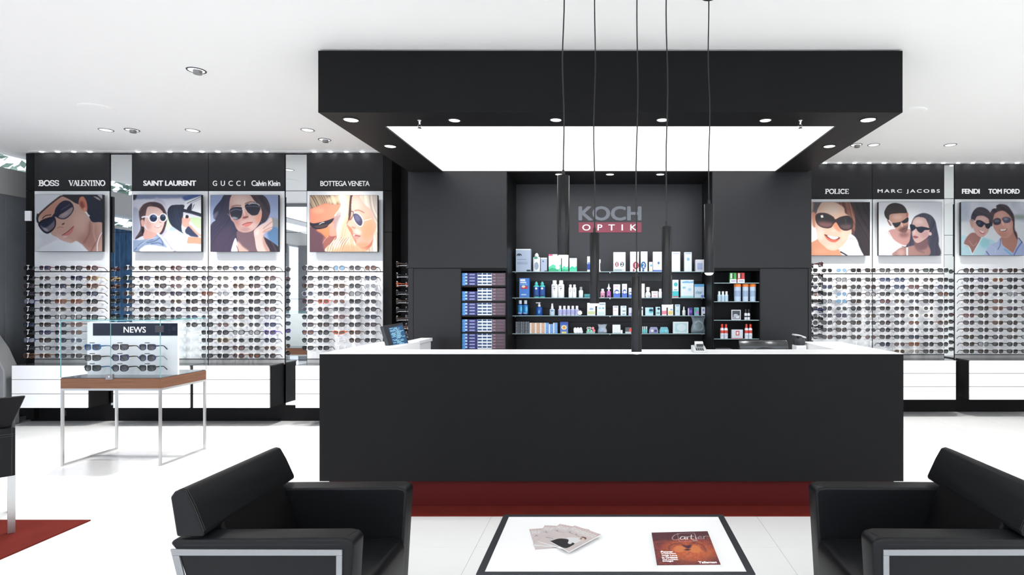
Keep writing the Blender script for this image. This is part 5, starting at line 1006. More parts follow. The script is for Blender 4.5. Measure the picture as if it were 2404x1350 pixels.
carton(1378.5, 1397.5, 711, s, D, .06, WH, 'white carton with a yellow-green foot under the second lamp', None, [(.1, .95, .1, .34, (206, 216, 160)), (.3, .75, .44, .62, (160, 190, 214), 'w')])
carton(1401.5, 1421.5, 710, s, D, .06, (236, 244, 246), 'white carton with pale turquoise print right of the second lamp', None, [(.3, .9, .82, .9, (150, 170, 180)), (.2, .44, .5, .62, (110, 196, 206), 'o'), (.6, .86, .5, .62, (110, 180, 206), 'o'), (.1, .9, .1, .3, (210, 232, 232))])
carton(1439, 1451.5, 718, s, D, .05, (244, 244, 248), 'white carton with a rose line, third shelf middle', None, [(.2, .85, .82, .92, (150, 160, 176)), (.15, .7, .52, .56, (226, 150, 160))])
carton(1457, 1470.5, 718, s, D, .05, (228, 240, 248), 'pale blue carton with a dark wing mark, third shelf middle', None, [(.3, .85, .42, .5, (40, 60, 80), 'w'), (.3, .8, .08, .18, (120, 170, 190)), (.3, .8, .84, .92, (150, 190, 206))])
carton(1476, 1484, 722.5, s, D, .05, (220, 222, 244), 'small lilac carton left of the third hanging lamp', None, [(.2, .9, .1, .3, (160, 160, 210))])
carton(1505.5, 1509.5, 720.5, s, D, .04, WH, 'very thin white carton right of the third hanging lamp', None, [(.2, .8, .6, .85, (60, 70, 80), 'o')])
carton(1515, 1533.5, 722, s, D, .05, (200, 232, 244), 'pale turquoise carton with two dark round eyes mark', None, [(.4, 1, .25, .95, (110, 204, 220), 'o'), (.5, .78, .5, .82, (16, 40, 66), 'o'), (.7, .96, .5, .82, (16, 40, 66), 'o')])
carton(1539.5, 1550, 720.5, s, D, .05, (196, 230, 240), 'narrow turquoise carton with a navy top mark, third shelf', None, [(.35, .95, .65, .9, (20, 40, 74), 'o'), (.2, .85, .18, .4, (130, 170, 160))])
carton(1554, 1565, 715, s, D, .05, (250, 244, 246), 'white and pink carton under the fourth hanging lamp', None, [(.0, 1, .1, .42, (238, 140, 160))])
carton(1568, 1580.5, 714.5, s, D, .05, (250, 248, 236), 'white and yellow carton under the fourth hanging lamp', None, [(.1, .9, .1, .4, (240, 214, 130)), (.4, .9, .44, .6, (150, 190, 220), 'o')])
carton(1585, 1596.5, 715, s, D, .05, (216, 236, 244), 'tall pale turquoise carton right of the fourth hanging lamp', None, [(.15, .85, .85, .92, (110, 150, 170)), (.3, .7, .3, .5, (180, 220, 232), 'o')])
bottle(1602, 1610, 720, 728, s, D, (226, 232, 236), WH, 'slim white bottle right of the tall turquoise carton', None, None, 'spray', .8, .5)
carton(1615, 1626, 722, s, D, .04, (62, 44, 130), 'small purple carton with a white wave, third shelf', None, [(0, .25, 0, .9, (220, 210, 240)), (.3, .9, .3, .7, (120, 90, 190), 'o')])
carton(1630, 1641, 722, s, D, .04, (120, 190, 206), 'small green-blue carton with a pink streak, third shelf', None, [(.1, .5, .4, .95, (70, 180, 140), 'o'), (.4, .95, .2, .6, (200, 130, 200), 'w')])
carton(1647, 1655.5, 721, s, D, .04, (226, 232, 246), 'small white carton with dark foot marks, right end of third shelf', None, [(.3, .8, .5, .8, (130, 150, 206), 'o'), (.4, 1, .05, .2, (30, 36, 50))])
s = zs[3]
def stack(cols, n, yt, yb, D, z0, dep, c, lab, group, marks, gap=.0006):
    """n cartons in each column, one on another: one built, the rest copied"""
    zt_ = z0 + (yb - yt) / F * D; h = (zt_ - z0) / n
    for ci, (a, b, m) in enumerate(cols):
        x0, x1 = X(a, D), X(b, D); first = None; cn_ = '' if len(cols) == 1 else ', ' + ('left', 'middle', 'right')[ci] + ' column'
        lv = lambda k: lab + cn_ + ', ' + ('lowest' if k == 0 else 'topmost' if k == m - 1 else ORD[k] + ' from the bottom')
        for k in range(m):
            zc = z0 + h * k
            if first is None:
                first = thing('lens_box', ((x0 + x1) / 2, D, zc), lv(k), 'box', group); kids = [box('body', P(c), x0 + .0005, x1 - .0005, D, D + dep, zc, zc + h - gap, first)]
                for u0, u1, v0, v1, cc in marks: kids.append(MB().box(x0 + u0 * (x1 - x0), x0 + u1 * (x1 - x0), D - .0008, D + .0004, zc + v0 * h, zc + v1 * h).build('print', P(cc), first))
            else:
                r = first.copy(); C.objects.link(r); r.location.z = zc; r['label'] = lv(k)
                for q in kids: cc = q.copy(); C.objects.link(cc); cc.parent = r
stack([(1210, 1221, 8), (1221.2, 1232, 8), (1232.2, 1243, 8)], 8, 755, 782.6, SD, s, .05, (58, 66, 74), 'dark speckled lens box, bottom shelf', 'dark speckled lens boxes', [(.1, .5, .3, .6, (190, 196, 204)), (.62, .9, .2, .8, (126, 134, 142))])
stack([(1243.3, 1255, 8), (1255.2, 1267, 8), (1267.2, 1278, 8)], 8, 758, 782.6, SD, s, .05, (244, 240, 236), 'white and orange lens box, bottom shelf', 'orange and white lens boxes', [(.38, 1, .1, .85, (222, 164, 118))])
stack([(1278.2, 1288, 8), (1288.2, 1298, 7), (1298.2, 1308.5, 8)], 8, 758, 782.6, SD, s, .05, (240, 244, 250), 'white and blue lens box, bottom shelf', 'blue and white lens boxes', [(.3, 1, .1, .85, (70, 150, 226))])
carton(1315, 1333.5, 756, s, D, .05, (96, 126, 200), 'blue carton with a round yellow picture beside the lens box stacks', None, [(0, 1, .75, 1, (60, 90, 180)), (.15, .85, .32, .72, (236, 232, 190), 'o'), (.3, .7, .4, .64, (230, 150, 60), 'o'), (.2, .8, 0, .15, (232, 226, 130))])
t = thing('case_pack', (X(1357, D), D, s), 'white pack of rounded lens cases, bottom shelf', 'pack'); 
for k in range(3): MB().prism_y([(X(1350 + 6.5 * k, D) + .016 * math.cos(q * PI / 6) + (.012 if q in (9, 10, 11) else 0), max(s, s + .045 + .02 * math.sin(q * PI / 6) - (.025 if 6 < q < 12 else 0))) for q in range(12)], D - .01 + .012 * k, D + .03 + .012 * k).build('case', P((246, 246, 248)), t, bevel=.003)
t = thing('lens_case_set', (X(1386, D), D, s), 'set of green and pink lens cases in a tray, bottom shelf', 'case')
box('tray', P((170, 206, 196)), X(1376.5, D), X(1397, D), D, D + .04, s, s + .022, t, bevel=.002)
for k, (px, py, c1) in enumerate(((1377.5 + 3, 770.5, (230, 244, 236)), (1385, 770.5, (226, 244, 232)), (1392, 770.5, (240, 150, 160)), (1394.5, 776, (240, 120, 140)), (1381, 776, (150, 226, 200)), (1388, 777, (150, 220, 196)))):
    MB().prism_y([(X(px, D) + .0145 * math.cos(q * PI / 6), Z(py, D) + .0145 * math.sin(q * PI / 6)) for q in range(12)], D - .006, D + .006).build('cap', P(c1), t)
    if k < 2: MB().prism_y([(X(px, D) + .007 * math.cos(q * PI / 6), Z(py, D) + .007 * math.sin(q * PI / 6)) for q in range(12)], D - .007, D - .005).build('print', P((40, 50, 50)), t)
def soft_bag(a, b, yt, c, lab, inner):
    x0, x1, z1 = X(a, D), X(b, D), Z(yt, D); t = thing('clear_bag', ((x0 + x1) / 2, D, s), lab, 'bag'); w = x1 - x0; h = z1 - s; rr = random.Random(int(a)); L = []
    for k, (f, dd) in enumerate(((0.96, .03), (1, .04), (.92, .035), (.78, .03), (.84, .012), (1.0, .004))):
        zz = s + h * k / 5; L.append([((x0 + x1) / 2 + w / 2 * f * math.cos(q * PI / 8) * (1 + .06 * rr.random()), D + .03 + dd * math.sin(q * PI / 8) * (1 + .4 * rr.random()), zz + .004 * rr.random() * (k > 0)) for q in range(16)])
    MB().ring(L).build('film', mat('clear_film_' + str(int(a)), c, .15, alpha=.45, noise=.3, nscale=60, bump=.8, bscale=60), t, smooth=80)
    for (u, v, r, cc) in inner: MB().prism_y([(x0 + u * w + r * w * math.cos(q * PI / 8), s + v * h + r * w * math.sin(q * PI / 8)) for q in range(16)], D + .012, D + .024).build('content', P(cc), t)
    return t
soft_bag(1403, 1425, 762, (210, 226, 240), 'tied clear bag with blue and white bits, bottom shelf', [(.3, .38, .2, (96, 176, 226)), (.62, .45, .16, (200, 190, 226)), (.8, .3, .17, (244, 230, 222))])
carton(1438, 1456.5, 762.5, s, D, .05, (240, 244, 244), 'crumpled white paper pack between the second and third lamps', None, [(.1, .9, .05, .12, (190, 206, 204))])
carton(1457, 1461.5, 775, s, D - .02, .03, (244, 246, 246), 'tiny white box beside the crumpled paper pack')
t = thing('blister_pack', (X(1476, D), D, s), 'small dark pack with a red disc left of the third lamp', 'pack'); box('card', P((84, 98, 104)), X(1468, D), X(1485, D), D, D + .03, s, Z(768.5, D), t, bevel=.002)
MB().prism_y([(X(1480.5, D) + .019 * math.cos(q * PI / 8), Z(775, D) + .022 * math.sin(q * PI / 8)) for q in range(16)], D - .004, D).build('disc', P((226, 84, 70)), t); box('foot', P((206, 216, 220)), X(1468, D), X(1481, D), D - .006, D, s, s + .018, t)
for k in range(3): bottle(1507.5 + 4.3 * k, 1511.5 + 4.3 * k, 766.5, 772 + k % 2, s, D, (126, 206, 206), (240, 246, 248), ORD[k] + ' small turquoise tube right of the third lamp, bottom shelf', 'small turquoise tubes', None, 'cap', .9, .7)
for a, b, c, lab, cols_ in ((1524, 1545.5, (150, 156, 190), 'clear grey lens case tray with white and violet lids', ((236, 232, 226), (70, 66, 130))), (1548.5, 1570, (120, 190, 206), 'clear turquoise lens case tray beside the grey one', ((110, 214, 222), (140, 220, 226)))):
    t = thing('lens_tray', (X((a + b) / 2, D), D, s), lab, 'case'); MB().prism_y([(X(a, D), s), (X(b, D), s), (X(b, D), s + .03), (X(b - 3, D), Z(768, D)), (X(a + 3, D), Z(768, D)), (X(a, D), s + .03)], D, D + .04).build('tray', P(c), t, bevel=.002)
    for k in (0, 1): MB().prism_y([(X(a + 7 + 8 * k, D) + .016 * math.cos(q * PI / 6), s + .028 + .014 * math.sin(q * PI / 6)) for q in range(12)], D - .004, D).build('lid', P(cols_[k]), t)
carton(1580, 1616, 755.5, s, D, .03, (226, 240, 242), 'white framed pale blue picture box near the right end of the bottom shelf', None, [(.12, .9, .12, .88, (186, 220, 226)), (.25, .85, .18, .82, (216, 236, 240), 'o')])
soft_bag(1623, 1657, 743.5, (176, 196, 206), 'crinkled clear plastic bag holding a round pad, right end of bottom shelf', [(.52, .45, .34, (206, 216, 220)), (.52, .45, .28, (160, 176, 184)), (.5, .62, .08, (40, 48, 56))])
# right niche
D = SY
for (a, b, c, w) in ((1713.5, 1729, (70, 170, 80), 'green'), (1731.5, 1748, (206, 52, 56), 'red')): carton(a, b, 640.5, zr[0], D, .04, c, w + ' refill pack with a white foot label, top of the right niche', None, [(0, 1, 0, .36, (244, 244, 248)), (.15, .9, .12, .24, (150, 150, 190)), (.1, .3, .45, .95, (230, 240, 226)), (.45, .6, .4, .95, (24, 30, 24))], 'refill_pack', 'pack')
for k, (a, b) in enumerate(((1685, 1693.3), (1693.8, 1702), (1702.3, 1710.3))): bottle(a, b, 684, 691, zr[1], D, (206, 224, 236), (236, 244, 248), ORD[k] + ' from left of the three small pale bottles, right niche', 'three small pale bottles', (.2, .8, (180, 206, 222)), 'cap', .9, .6)
for k, (a, b) in enumerate(((1724.5, 1742), (1744, 1759.5), (1761, 1777))):
    cx, r = (X(a, D) + X(b, D)) / 2, (X(b, D) - X(a, D)) / 2; zt_ = Z(666.5, D); t = thing('canister', (cx, D + r, zr[1]), ORD[k] + ' from left of the tall pale canisters with orange lids', 'canister', 'pale canisters with orange lids')
    MB().lathe(cx, D + r, [(r * .9, zr[1]), (r * .94, zt_ - .03)], 18).build('body', P((186, 206, 226), .3), t, smooth=40); MB().lathe(cx, D + r, [(r, zt_ - .03), (r, zt_ - .004), (r * .9, zt_)], 18).build('lid', P((236, 126, 40)), t, smooth=40)
    MB().lathe(cx, D + r, [(r * .945, zr[1] + .05), (r * .945, zr[1] + .11)], 18).build('label_wrap', P((150, 172, 200)), t, smooth=40)
carton(1717.5, 1739, 727.5, zr[2], D, .02, (226, 228, 232), 'small framed black and white photograph on the right niche shelf', None, [(.08, .92, .08, .92, (60, 64, 72)), (.12, .6, .12, .4, (150, 156, 164), 'w'), (.5, .85, .14, .5, (200, 204, 210), 'w'), (.2, .7, .3, .6, (176, 182, 190), 'o')])
for k, (a, b) in enumerate(((1748, 1754.5), (1755, 1761.5))): bottle(a, b, 726, 735, zr[2], D, (226, 230, 234), (26, 30, 36), ('left', 'right')[k] + ' small white bottle with a black cap, right niche', 'black-capped bottle pair', (.4, .6, (30, 34, 40)), 'cap', .9, .8)
for k, (a, b) in enumerate(((1691.5, 1700.3), (1700.8, 1709.5), (1749, 1757.6), (1758.2, 1767))): bottle(a, b, 761, 770, zr[3], D, (232, 236, 244), (206, 56, 36), ORD[k] + ' from left of the red-capped white bottles, right niche', 'red-capped white bottles', (.5, .78, (206, 70, 60)), 'cap', .9, .8, [(.1, .9, .2, .4, (190, 206, 226))])
carton(1718, 1744, 774, zr[3], D, .04, (206, 212, 222), 'low white box with a red square emblem between the red-capped bottles', None, [(.36, .68, .36, .86, (206, 60, 52)), (.43, .6, .46, .76, (240, 220, 220)), (0, 1, 0, .06, (200, 70, 70))])
# left niche stacks
for i, (z0, yb, n3, nL) in enumerate(((zl[0], 670.2, 4, 4), (zl[1], 705.8, 4, 3), (zl[2], 740.2, 4, 4), (zl[3], 779, 4, 4), (zl[4], 819.5, 5, 5))):
    h = 7.35; w = ORD[i]
    stack([(1085, 1120.5, nL)], nL, yb - h * nL, yb, SY, z0, .12, (36, 44, 110), 'light blue and navy lens box, left niche, %s shelf' % w, 'light blue and navy lens boxes, %s shelf' % w, [(0, .2, 0, .92, (90, 166, 240)), (.2, .34, .3, .92, (176, 210, 246)), (.48, .84, .25, .7, (150, 156, 200)), (.34, .5, .65, .92, (24, 24, 76))])
    stack([(1121, 1155, n3)], n3, yb - h * n3, yb, SY, z0, .12, (240, 244, 250), 'white navy-marked lens box, left niche, %s shelf' % w, 'white lens boxes with navy marks, %s shelf' % w, [(.02, .3, .42, .95, (34, 74, 120)), (.36, .63, .42, .95, (34, 74, 120)), (.69, .97, .42, .95, (34, 74, 120))])
    stack([(1155.6, 1187, n3)], n3, yb - h * n3, yb, SY, z0, .12, (92, 72, 84), 'dull purple lens box, left niche, %s shelf' % w, 'dull purple lens boxes, %s shelf' % w, [(.05, .25, .3, .7, (150, 130, 140)), (.35, .9, .4, .6, (120, 98, 108))])

# ================================================================ things on the counter
t = thing('card_terminal', (X(1643, 4.12), 4.12, kz), 'small white card terminal on the counter ledge', 'terminal')
x0, x1 = X(1628, 4.1), X(1659, 4.1)
MB().prism_x([(4.08, kz), (4.22, kz), (4.22, kz + .045), (4.16, kz + .038), (4.08, kz + .014)], x0, x1).build('body', M['lgrey'], t, bevel=.004)
MB().prism_x([(4.13, kz + .034), (4.20, kz + .046), (4.20, kz + .074), (4.185, kz + .072)], x0 + .022, x1 - .012).build('display_hood', M['lgrey'], t, bevel=.002)
box('screen', M['dgrey'], x0 + .028, x1 - .018, 4.133, 4.15, kz + .04, kz + .058, t)
mb = MB()
for i in range(4):
    for j in range(3): mb.box(x0 + .018 + i * .015, x0 + .028 + i * .015, 4.085 + j * .015, 4.094 + j * .015, kz + .016 + j * .004, kz + .021 + j * .004)
o = mb.build('keys', M['dgrey'], t); o['kind'] = 'stuff'
# monitor with its back to the camera
D = 4.62; x0, x1 = X(1737, D), X(1852, D); zt_ = Z(800, D); t = thing('monitor', ((x0 + x1) / 2, D, .76), 'glossy dark monitor seen from behind on the right of the desk', 'monitor')
MB().prism_x([(D, .86), (D + .05, .86), (D + .06, zt_), (D + .04, zt_ + .0), (D + .005, zt_ - .045)], x0, x1).build('housing', mat('glossy_grey_shell', (70, 72, 74), .18, .6, noise=.03), t, bevel=.008, seg=3)
MB().ring([[(x0 + .06 + (x1 - x0 - .12) * k / 10, D - .012 - .0, .9 + (.09 * math.sin(PI * k / 10)) * e) for k in range(11)] for e in (0, 1)], False, False).build('arc_trim', M['dgrey'], t) if False else MB().prism_y([(x0 + .05 + (x1 - x0 - .1) * k / 12, zt_ - .10 + .055 * math.sin(PI * k / 12)) for k in range(13)] + [(x1 - .05, zt_ - .2), (x0 + .05, zt_ - .2)], D - .008, D + .012).build('back_cover', M['dgrey'], t, bevel=.004)
MB().lathe((x0 + x1) / 2, D + .03, [(.11, .76), (.11, .77), (.03, .775), (.03, .9)], 18, 1, .8).build('stand', M['dgrey'], t, smooth=40)
# angled monitor on the left, screen visible
t = thing('monitor', (X(925, 4.85), 4.85, .76), 'tilted dark monitor with a blue text screen at the left of the desk', 'monitor')
Dm = 4.85
def q3(px, py, d): return (X(px, d), d, Z(py, d))
A_ = [q3(899, 765, 4.72), q3(945, 757, 5.02), q3(966, 830, 5.0), q3(920, 838, 4.70)]
def slab(pts, off):
    n = (Vector(pts[1]) - Vector(pts[0])).cross(Vector(pts[3]) - Vector(pts[0])).normalized()
    if n.y > 0: n = -n
    return [tuple(Vector(p) + n * off) for p in pts]
fr_ = MB(); b_, f_ = slab(A_, -.03), slab(A_, 0); fr_.quadbox([b_[3], b_[2], b_[1], b_[0], f_[3], f_[2], f_[1], f_[0]]); fr_.build('housing', M['dgrey'], t, bevel=.003)
def inner(u, v, off=.001):
    p = [Vector(a) for a in slab(A_, off)]; return (p[0] * (1 - u) + p[1] * u) * (1 - v) + (p[3] * (1 - u) + p[2] * u) * v
sc = MB(); i4 = [inner(.22, .1, .001), inner(.95, .08, .001), inner(.95, .93, .001), inner(.22, .93, .001)]; sc.v = [tuple(p) for p in i4]; sc.f = [[0, 1, 2, 3]]; sc.m = [0]
sc.build('screen', mat('screen_glow', (40, 76, 110), .3, emit=.8), t)
mb = MB(); rr = random.Random(3)
for k in range(26):
    v = .12 + .03 * k; u = .25 + .3 * rr.random() * (k % 3 > 0)
    for _ in range(2):
        w = .08 + .2 * rr.random(); n = len(mb.v)
        if u + w > .93: break
        mb.v += [tuple(inner(a, b, .002)) for a, b in ((u, v), (u + w, v - .0), (u + w, v + .014), (u, v + .014))]; mb.f.append([n, n + 1, n + 2, n + 3]); mb.m.append(0); u += w + .04
o = mb.build('text_lines', mat('screen_text', (150, 196, 216), .3, emit=.9), t); o['kind'] = 'stuff'
MB().lathe(X(930, 4.9), 4.92, [(.10, .76), (.10, .77), (.025, .775), (.025, .92)], 18).build('stand', M['dgrey'], t, smooth=40)
t = thing('desk_pedestal', (X(971, 5.3), 5.3, 0), 'white pedestal with an overhanging top behind the left monitor', 'pedestal')
D = 5.3; box('top_board', M['white'], X(956, D), X(985, D), D - .02, D + .4, Z(808, D), Z(800, D), t, bevel=.003); box('body', M['white'], X(958, D), X(982, D), D, D + .38, 0, Z(808, D), t)
D = 4.95; t = thing('side_return', (X(1882, D), D, 0), 'small white box stand inside the right wing of the counter', 'stand'); box('body', M['white'], X(1870, D), X(1893.5, D), D, D + .12, 0, Z(811.5, D), t, bevel=.004)
t = thing('tape_dispenser', (X(1882, D), D + .05, Z(811.5, D)), 'black desk gadget with a flip lid on the white stand', 'dispenser'); zz = Z(811.5, D); cx = X(1882, D)
MB().lathe(cx, D + .06, [(.044, zz), (.05, zz + .015), (.05, zz + .05), (.046, zz + .06)], 18, 1, .8).build('body', M['dgrey'], t, smooth=40)
MB().prism_y([(cx - .055, zz + .085), (cx - .05, zz + .097), (cx - .01, zz + .093), (cx + .045, zz + .075), (cx + .05, zz + .06), (cx + .02, zz + .066), (cx, zz + .08)], D + .02, D + .1).build('lid', M['lgrey'], t, bevel=.004)
MB().prism_y([(cx - .012, zz + .055), (cx + .03, zz + .055), (cx + .03, zz + .072), (cx - .008, zz + .084)], D + .03, D + .09).build('hinge', M['dgrey'], t)
D = 4.5; t = thing('desk_phone', (X(1727, 4.45), 4.45, .76), 'dark desk phone whose top shows above the ledge left of the monitor', 'phone')
box('base', M['dgrey'], X(1690, D), X(1728, D), D, D + .2, .76, Z(822, D), t, bevel=.01)
# ================================================================ hanging lamps
for k, (cxp, yt, yb, D, cy0) in enumerate(((1322.5, 412.5, 600, 2.87, 1323.5), (1395.8, 546.5, 713, 3.22, 1396), (1494.4, 650, 826, 3.09, 1496), (1565.3, 532, 716, 2.95, 1565), (1664.5, 480, 641, 3.3, 1664))):
    x, z1, z0 = X(cxp, D), Z(yt, D), Z(yb, D); R = (.030, .026, .0275, .0255, .0285)[k]
    t = thing('pendant_lamp', (x, D, CH), ('leftmost black tube pendant lamp, hanging highest', 'second black tube pendant lamp from the left', 'middle black tube pendant lamp, hanging lowest over the counter edge', 'fourth black tube pendant lamp from the left', 'rightmost black tube pendant lamp, against the cabinet edge')[k], 'lamp', 'black tube pendant lamps')
    mb = MB(); mb.lathe(x, D, [(R * .9, z0 + .002), (R, z0), (R, z1 - .002), (R * .96, z1), (.006, z1 + .001)], 24); mb.f = mb.f[:-1] and mb.f; mb.build('tube', M['pend'], t, smooth=40)
    MB().lathe(x, D, [(.008, z1), (.008, z1 + .022), (.004, z1 + .03)], 12).build('cord_grip', M['cord'], t, smooth=40)
    xt = X(cy0, D); rr = random.Random(k); pts = []
    for q in range(15):
        u = q / 14; w = math.sin(PI * u) * .004 * math.sin(3.1 * u * PI + k) + math.sin(u * 9 + k) * .0015 * math.sin(PI * u)
        pts.append((x + (xt - x) * u + w, D, z1 + .028 + (CH - z1 - .028) * u))
    MB().tube(pts, .0034, 8).build('cord', M['cord'], t, smooth=60)
    MB().lathe(xt, D, [(.045, CH - .02), (.05, CH - .012), (.05, CH)], 20).build('ceiling_rose', M['cord'], t, smooth=40)
    MB().lathe(x, D, [(.008, z0 - .012), (.018, z0 - .009), (.024, z0 - .002), (.024, z0 + .004)], 16).build('bulb', M['bulb'], t, smooth=60)
    l = bpy.data.lights.new('beam', 'SPOT'); l.energy = W_PEND; l.spot_size = math.radians(80); l.spot_blend = .7; l.shadow_soft_size = .02
    lo = bpy.data.objects.new('beam', l); C.objects.link(lo); lo.parent = t; lo.location = (0, 0, z0 - .02 - CH)
# ================================================================ armchairs
def armchair(s, lab):
    """s=+1: faces +X on the left; s=-1: its mirror on the right. local profile x from back (0) to front (.635)"""
    ox = -1.515 if s > 0 else 1.569
    def x(v): return ox + s * v
    t = thing('armchair', (x(.32), 2.295, 0), lab, 'armchair')
    y0, y1 = 1.98, 2.61; zt_ = .64
    for nm, a, b in (('near', y0, y0 + .095), ('far', y1 - .095, y1)):
        fwd = .648
        pr = [(x(0.015), zt_ - .012), (x(.03), zt_ + .002), (x(.604), zt_ + .006), (x(fwd - .012), zt_), (x(fwd), zt_ - .016), (x(fwd - .03), .12), (x(.20), .12), (x(.04), zt_ - .04)]
        arm = MB().prism_y(pr, a, b).build('arm', M['leather'], t, bevel=.014, seg=3)
        yo = a - .004 if nm == 'near' else b; yi = yo + .004
        z3 = zt_ - .03
        # steel band set into the outer face, running down to the floor as legs
        w = .022; mb = MB(); Y0, Y1 = (a - .006, a + .002) if nm == 'near' else (b - .002, b + .006)
        P1 = [(x(.008), z3), (x(.595), z3), (x(.595), z3 - w), (x(.008), z3 - w)]
        mb.prism_y([(x(.022), z3), (x(.612), z3 - .002), (x(.612), z3 - w), (x(.028), z3 - w)], Y0, Y1)
        mb.prism_y([(x(.028), z3 - w), (x(.028 + .024), z3 - w), (x(.200), 0.0), (x(.175), 0.0)], Y0, Y1); mb.prism_y([(x(.592), z3 - w), (x(.612), z3 - w), (x(.608), 0.0), (x(.588), 0.0)], Y0, Y1)
        mb.prism_y([(x(.17), .0), (x(.608), .0), (x(.608), .014), (x(.175), .014)], Y0, Y1)
        mb.build('steel_frame', M['satin'], t, bevel=.0015, label='brushed steel side frame')
        for off in (.010, .016):     # double stitched seam at the mitred front corner
            pass
        yy = a + .0
        mb = MB(); c0 = a if nm == 'near' else b
        for o_ in (.000, .007): mb.tube([(x(fwd - .045 + o_), a + .002, zt_ + .0075 - .0), (x(fwd - .012 + o_), a + .045, zt_ + .004), (x(fwd - .006 + o_), b - .01, zt_ + .001)] if False else [(x(.604 + o_), a + .004, zt_ + .0035), (x(.616 + o_), a + .05, zt_ + .0035), (x(.620 + o_), b - .006, zt_ + .001)], .0012, 6)
        mb.tube([(x(.06), a + .001 if nm == 'near' else b - .001, z3 + .012), (x(.60), a + .001 if nm == 'near' else b - .001, z3 + .014)], .0014, 6)
        mb.build('seam', M['seam'], t)
    ia, ib = y0 + .095, y1 - .095
    # seat cushion with a soft waterfall front
    pr = [(x(.10), .28), (x(.10), .425), (x(.3), .415), (x(.59), .43), (x(.628), .42), (x(.643), .39), (x(.638), .27), (x(.61), .15), (x(.15), .15)]
    MB().prism_y(pr, ia + .001, ib - .001).build('seat', M['leather'], t, bevel=.012, seg=3)
    # back: thick leaning cushion whose top half spreads over both arms
    top = [(x(.026), .652), (x(.004), .80), (x(.018), .82), (x(.040), .829), (x(.058), .824), (x(.085), .766), (x(.122), .668), (x(.118), .652)]
    def sh(mb):      # the back stands very slightly askew
        mb.v = [(p[0] - s * (p[1] - (y0 + y1) / 2) * .05, p[1], p[2] - max(0, p[2] - .66) * (.08 + .10 * (p[1] - y0) / .63)) for p in mb.v]; return mb
    sh(MB().prism_y(top, y0 - .004, y1 + .004)).build('backrest', M['leather'], t, bevel=.012, seg=3)
    low = [(x(.03), .72), (x(.1015), .72), (x(.163), .56), (x(.212), .41), (x(.212), .16), (x(.12), .16), (x(.04), .5)]
    sh(MB().prism_y(low, ia + .001, ib - .001)).build('back_cushion', M['leather2'], t, bevel=.010, seg=3)
    mb = MB()
    for o_ in (0, .008): mb.tube([(x(v[0]), y0 + .006 + o_ * 0, v[1] ) for v in ((.0 + o_, .8), (.028 + o_, .792), (.053 + o_, .764), (.083 + o_, .709), (.113 + o_, .65))] if False else [(x(a_), y0 - .003 + o_, b_) for a_, b_ in ((.034, .827), (.046, .829), (.060, .8245), (.087, .766), (.121, .672))], .0014, 6)
    sh(mb).build('seam', M['seam'], t)
    t.rotation_euler = (0, 0, 0)
    return t
armchair(1, 'black leather armchair with steel side frame at the lower left'); armchair(-1, 'black leather armchair with steel side frame at the lower right')
# leather chair cut by the left edge of the picture, its back towards the camera
D = 3.6; t = thing('lounge_chair', (X(36, D), D, 0.008), 'black leather chair with steel legs at the left edge on the red rug', 'chair')
xr = X(36, D); xl = xr - .66
MB().ring([[(xl + .02, D + .02, .66), (xr - .02, D + .02, .66), (xr - .02, D + .08, .66), (xl + .02, D + .08, .66)], [(xl - .05, D - .06, Z(932, D)), (xr + .045, D - .06, Z(929, D)), (xr + .045, D - .015, Z(929, D)), (xl - .05, D - .015, Z(932, D))]]).build('backrest', M['leather'], t, bevel=.008, seg=3)
box('upholstered_side', M['leather'], xl, xr, D, D + .05, .365, .668, t, bevel=.006, seg=3); box('seat', M['leather'], xl, xr, D + .05, D + .6, .365, .47, t, bevel=.01)
for a, b in ((xl, xl + .05), (xr - .05, xr)): box('arm', M['leather'], a, b, D + .05, D + .6, .47, .668, t, bevel=.006)
mb = MB(); mb.tube([(xl + .004, D - .001, .625), (xr - .004, D - .001, .628)], .0016, 6); mb.tube([(xl + .004, D - .001, .612), (xr - .004, D - .001, .615)], .0012, 6); mb.tube([(xr - .016, D - .0012, .372), (xr - .014, D - .0012, .662)], .0012, 6); mb.build('seam', mat('grey_stitching', (62, 60, 60), .6), t)
for a in (xl + .01, xr - .035):
    for b in (D + .004, D + .56): box('leg', M['steel'], a, a + .036, b, b + .03, .008, .37, t, bevel=.001)
t.rotation_euler = (0, 0, math.radians(46))
# ================================================================ coffee table and magazines
tx0, tx1, ty0, ty1, tz = -.502, .587, 2.24, 2.855, .4
t = thing('coffee_table', ((tx0 + tx1) / 2, (ty0 + ty1) / 2, 0), 'low coffee table with black metal frame and glossy white top', 'table'); w = .030
for a in ((tx0, tx1, ty0, ty0 + .018), (tx0, tx1, ty1 - .026, ty1), (tx0, tx0 + w, ty0 + .018, ty1 - .026), (tx1 - w, tx1, ty0 + .018, ty1 - .026)): box('frame_bar', M['tframe'], a[0], a[1], a[2], a[3], tz - .03, tz, t, bevel=.001)
box('table_top', M['gwhite'], tx0 + w, tx1 - w, ty0 + .018, ty1 - .026, tz - .012, tz - .002, t, label='glossy white inset top')
for a in (tx0, tx1 - w):
    for b in (ty0, ty1 - w): box('leg', M['tframe'], a, a + w, b, b + w, 0, tz - .03, t)
def onT(px, py, z=tz): D_ = (H - z) * F / (py - VY); return Vector((X(px, D_), D_, z))
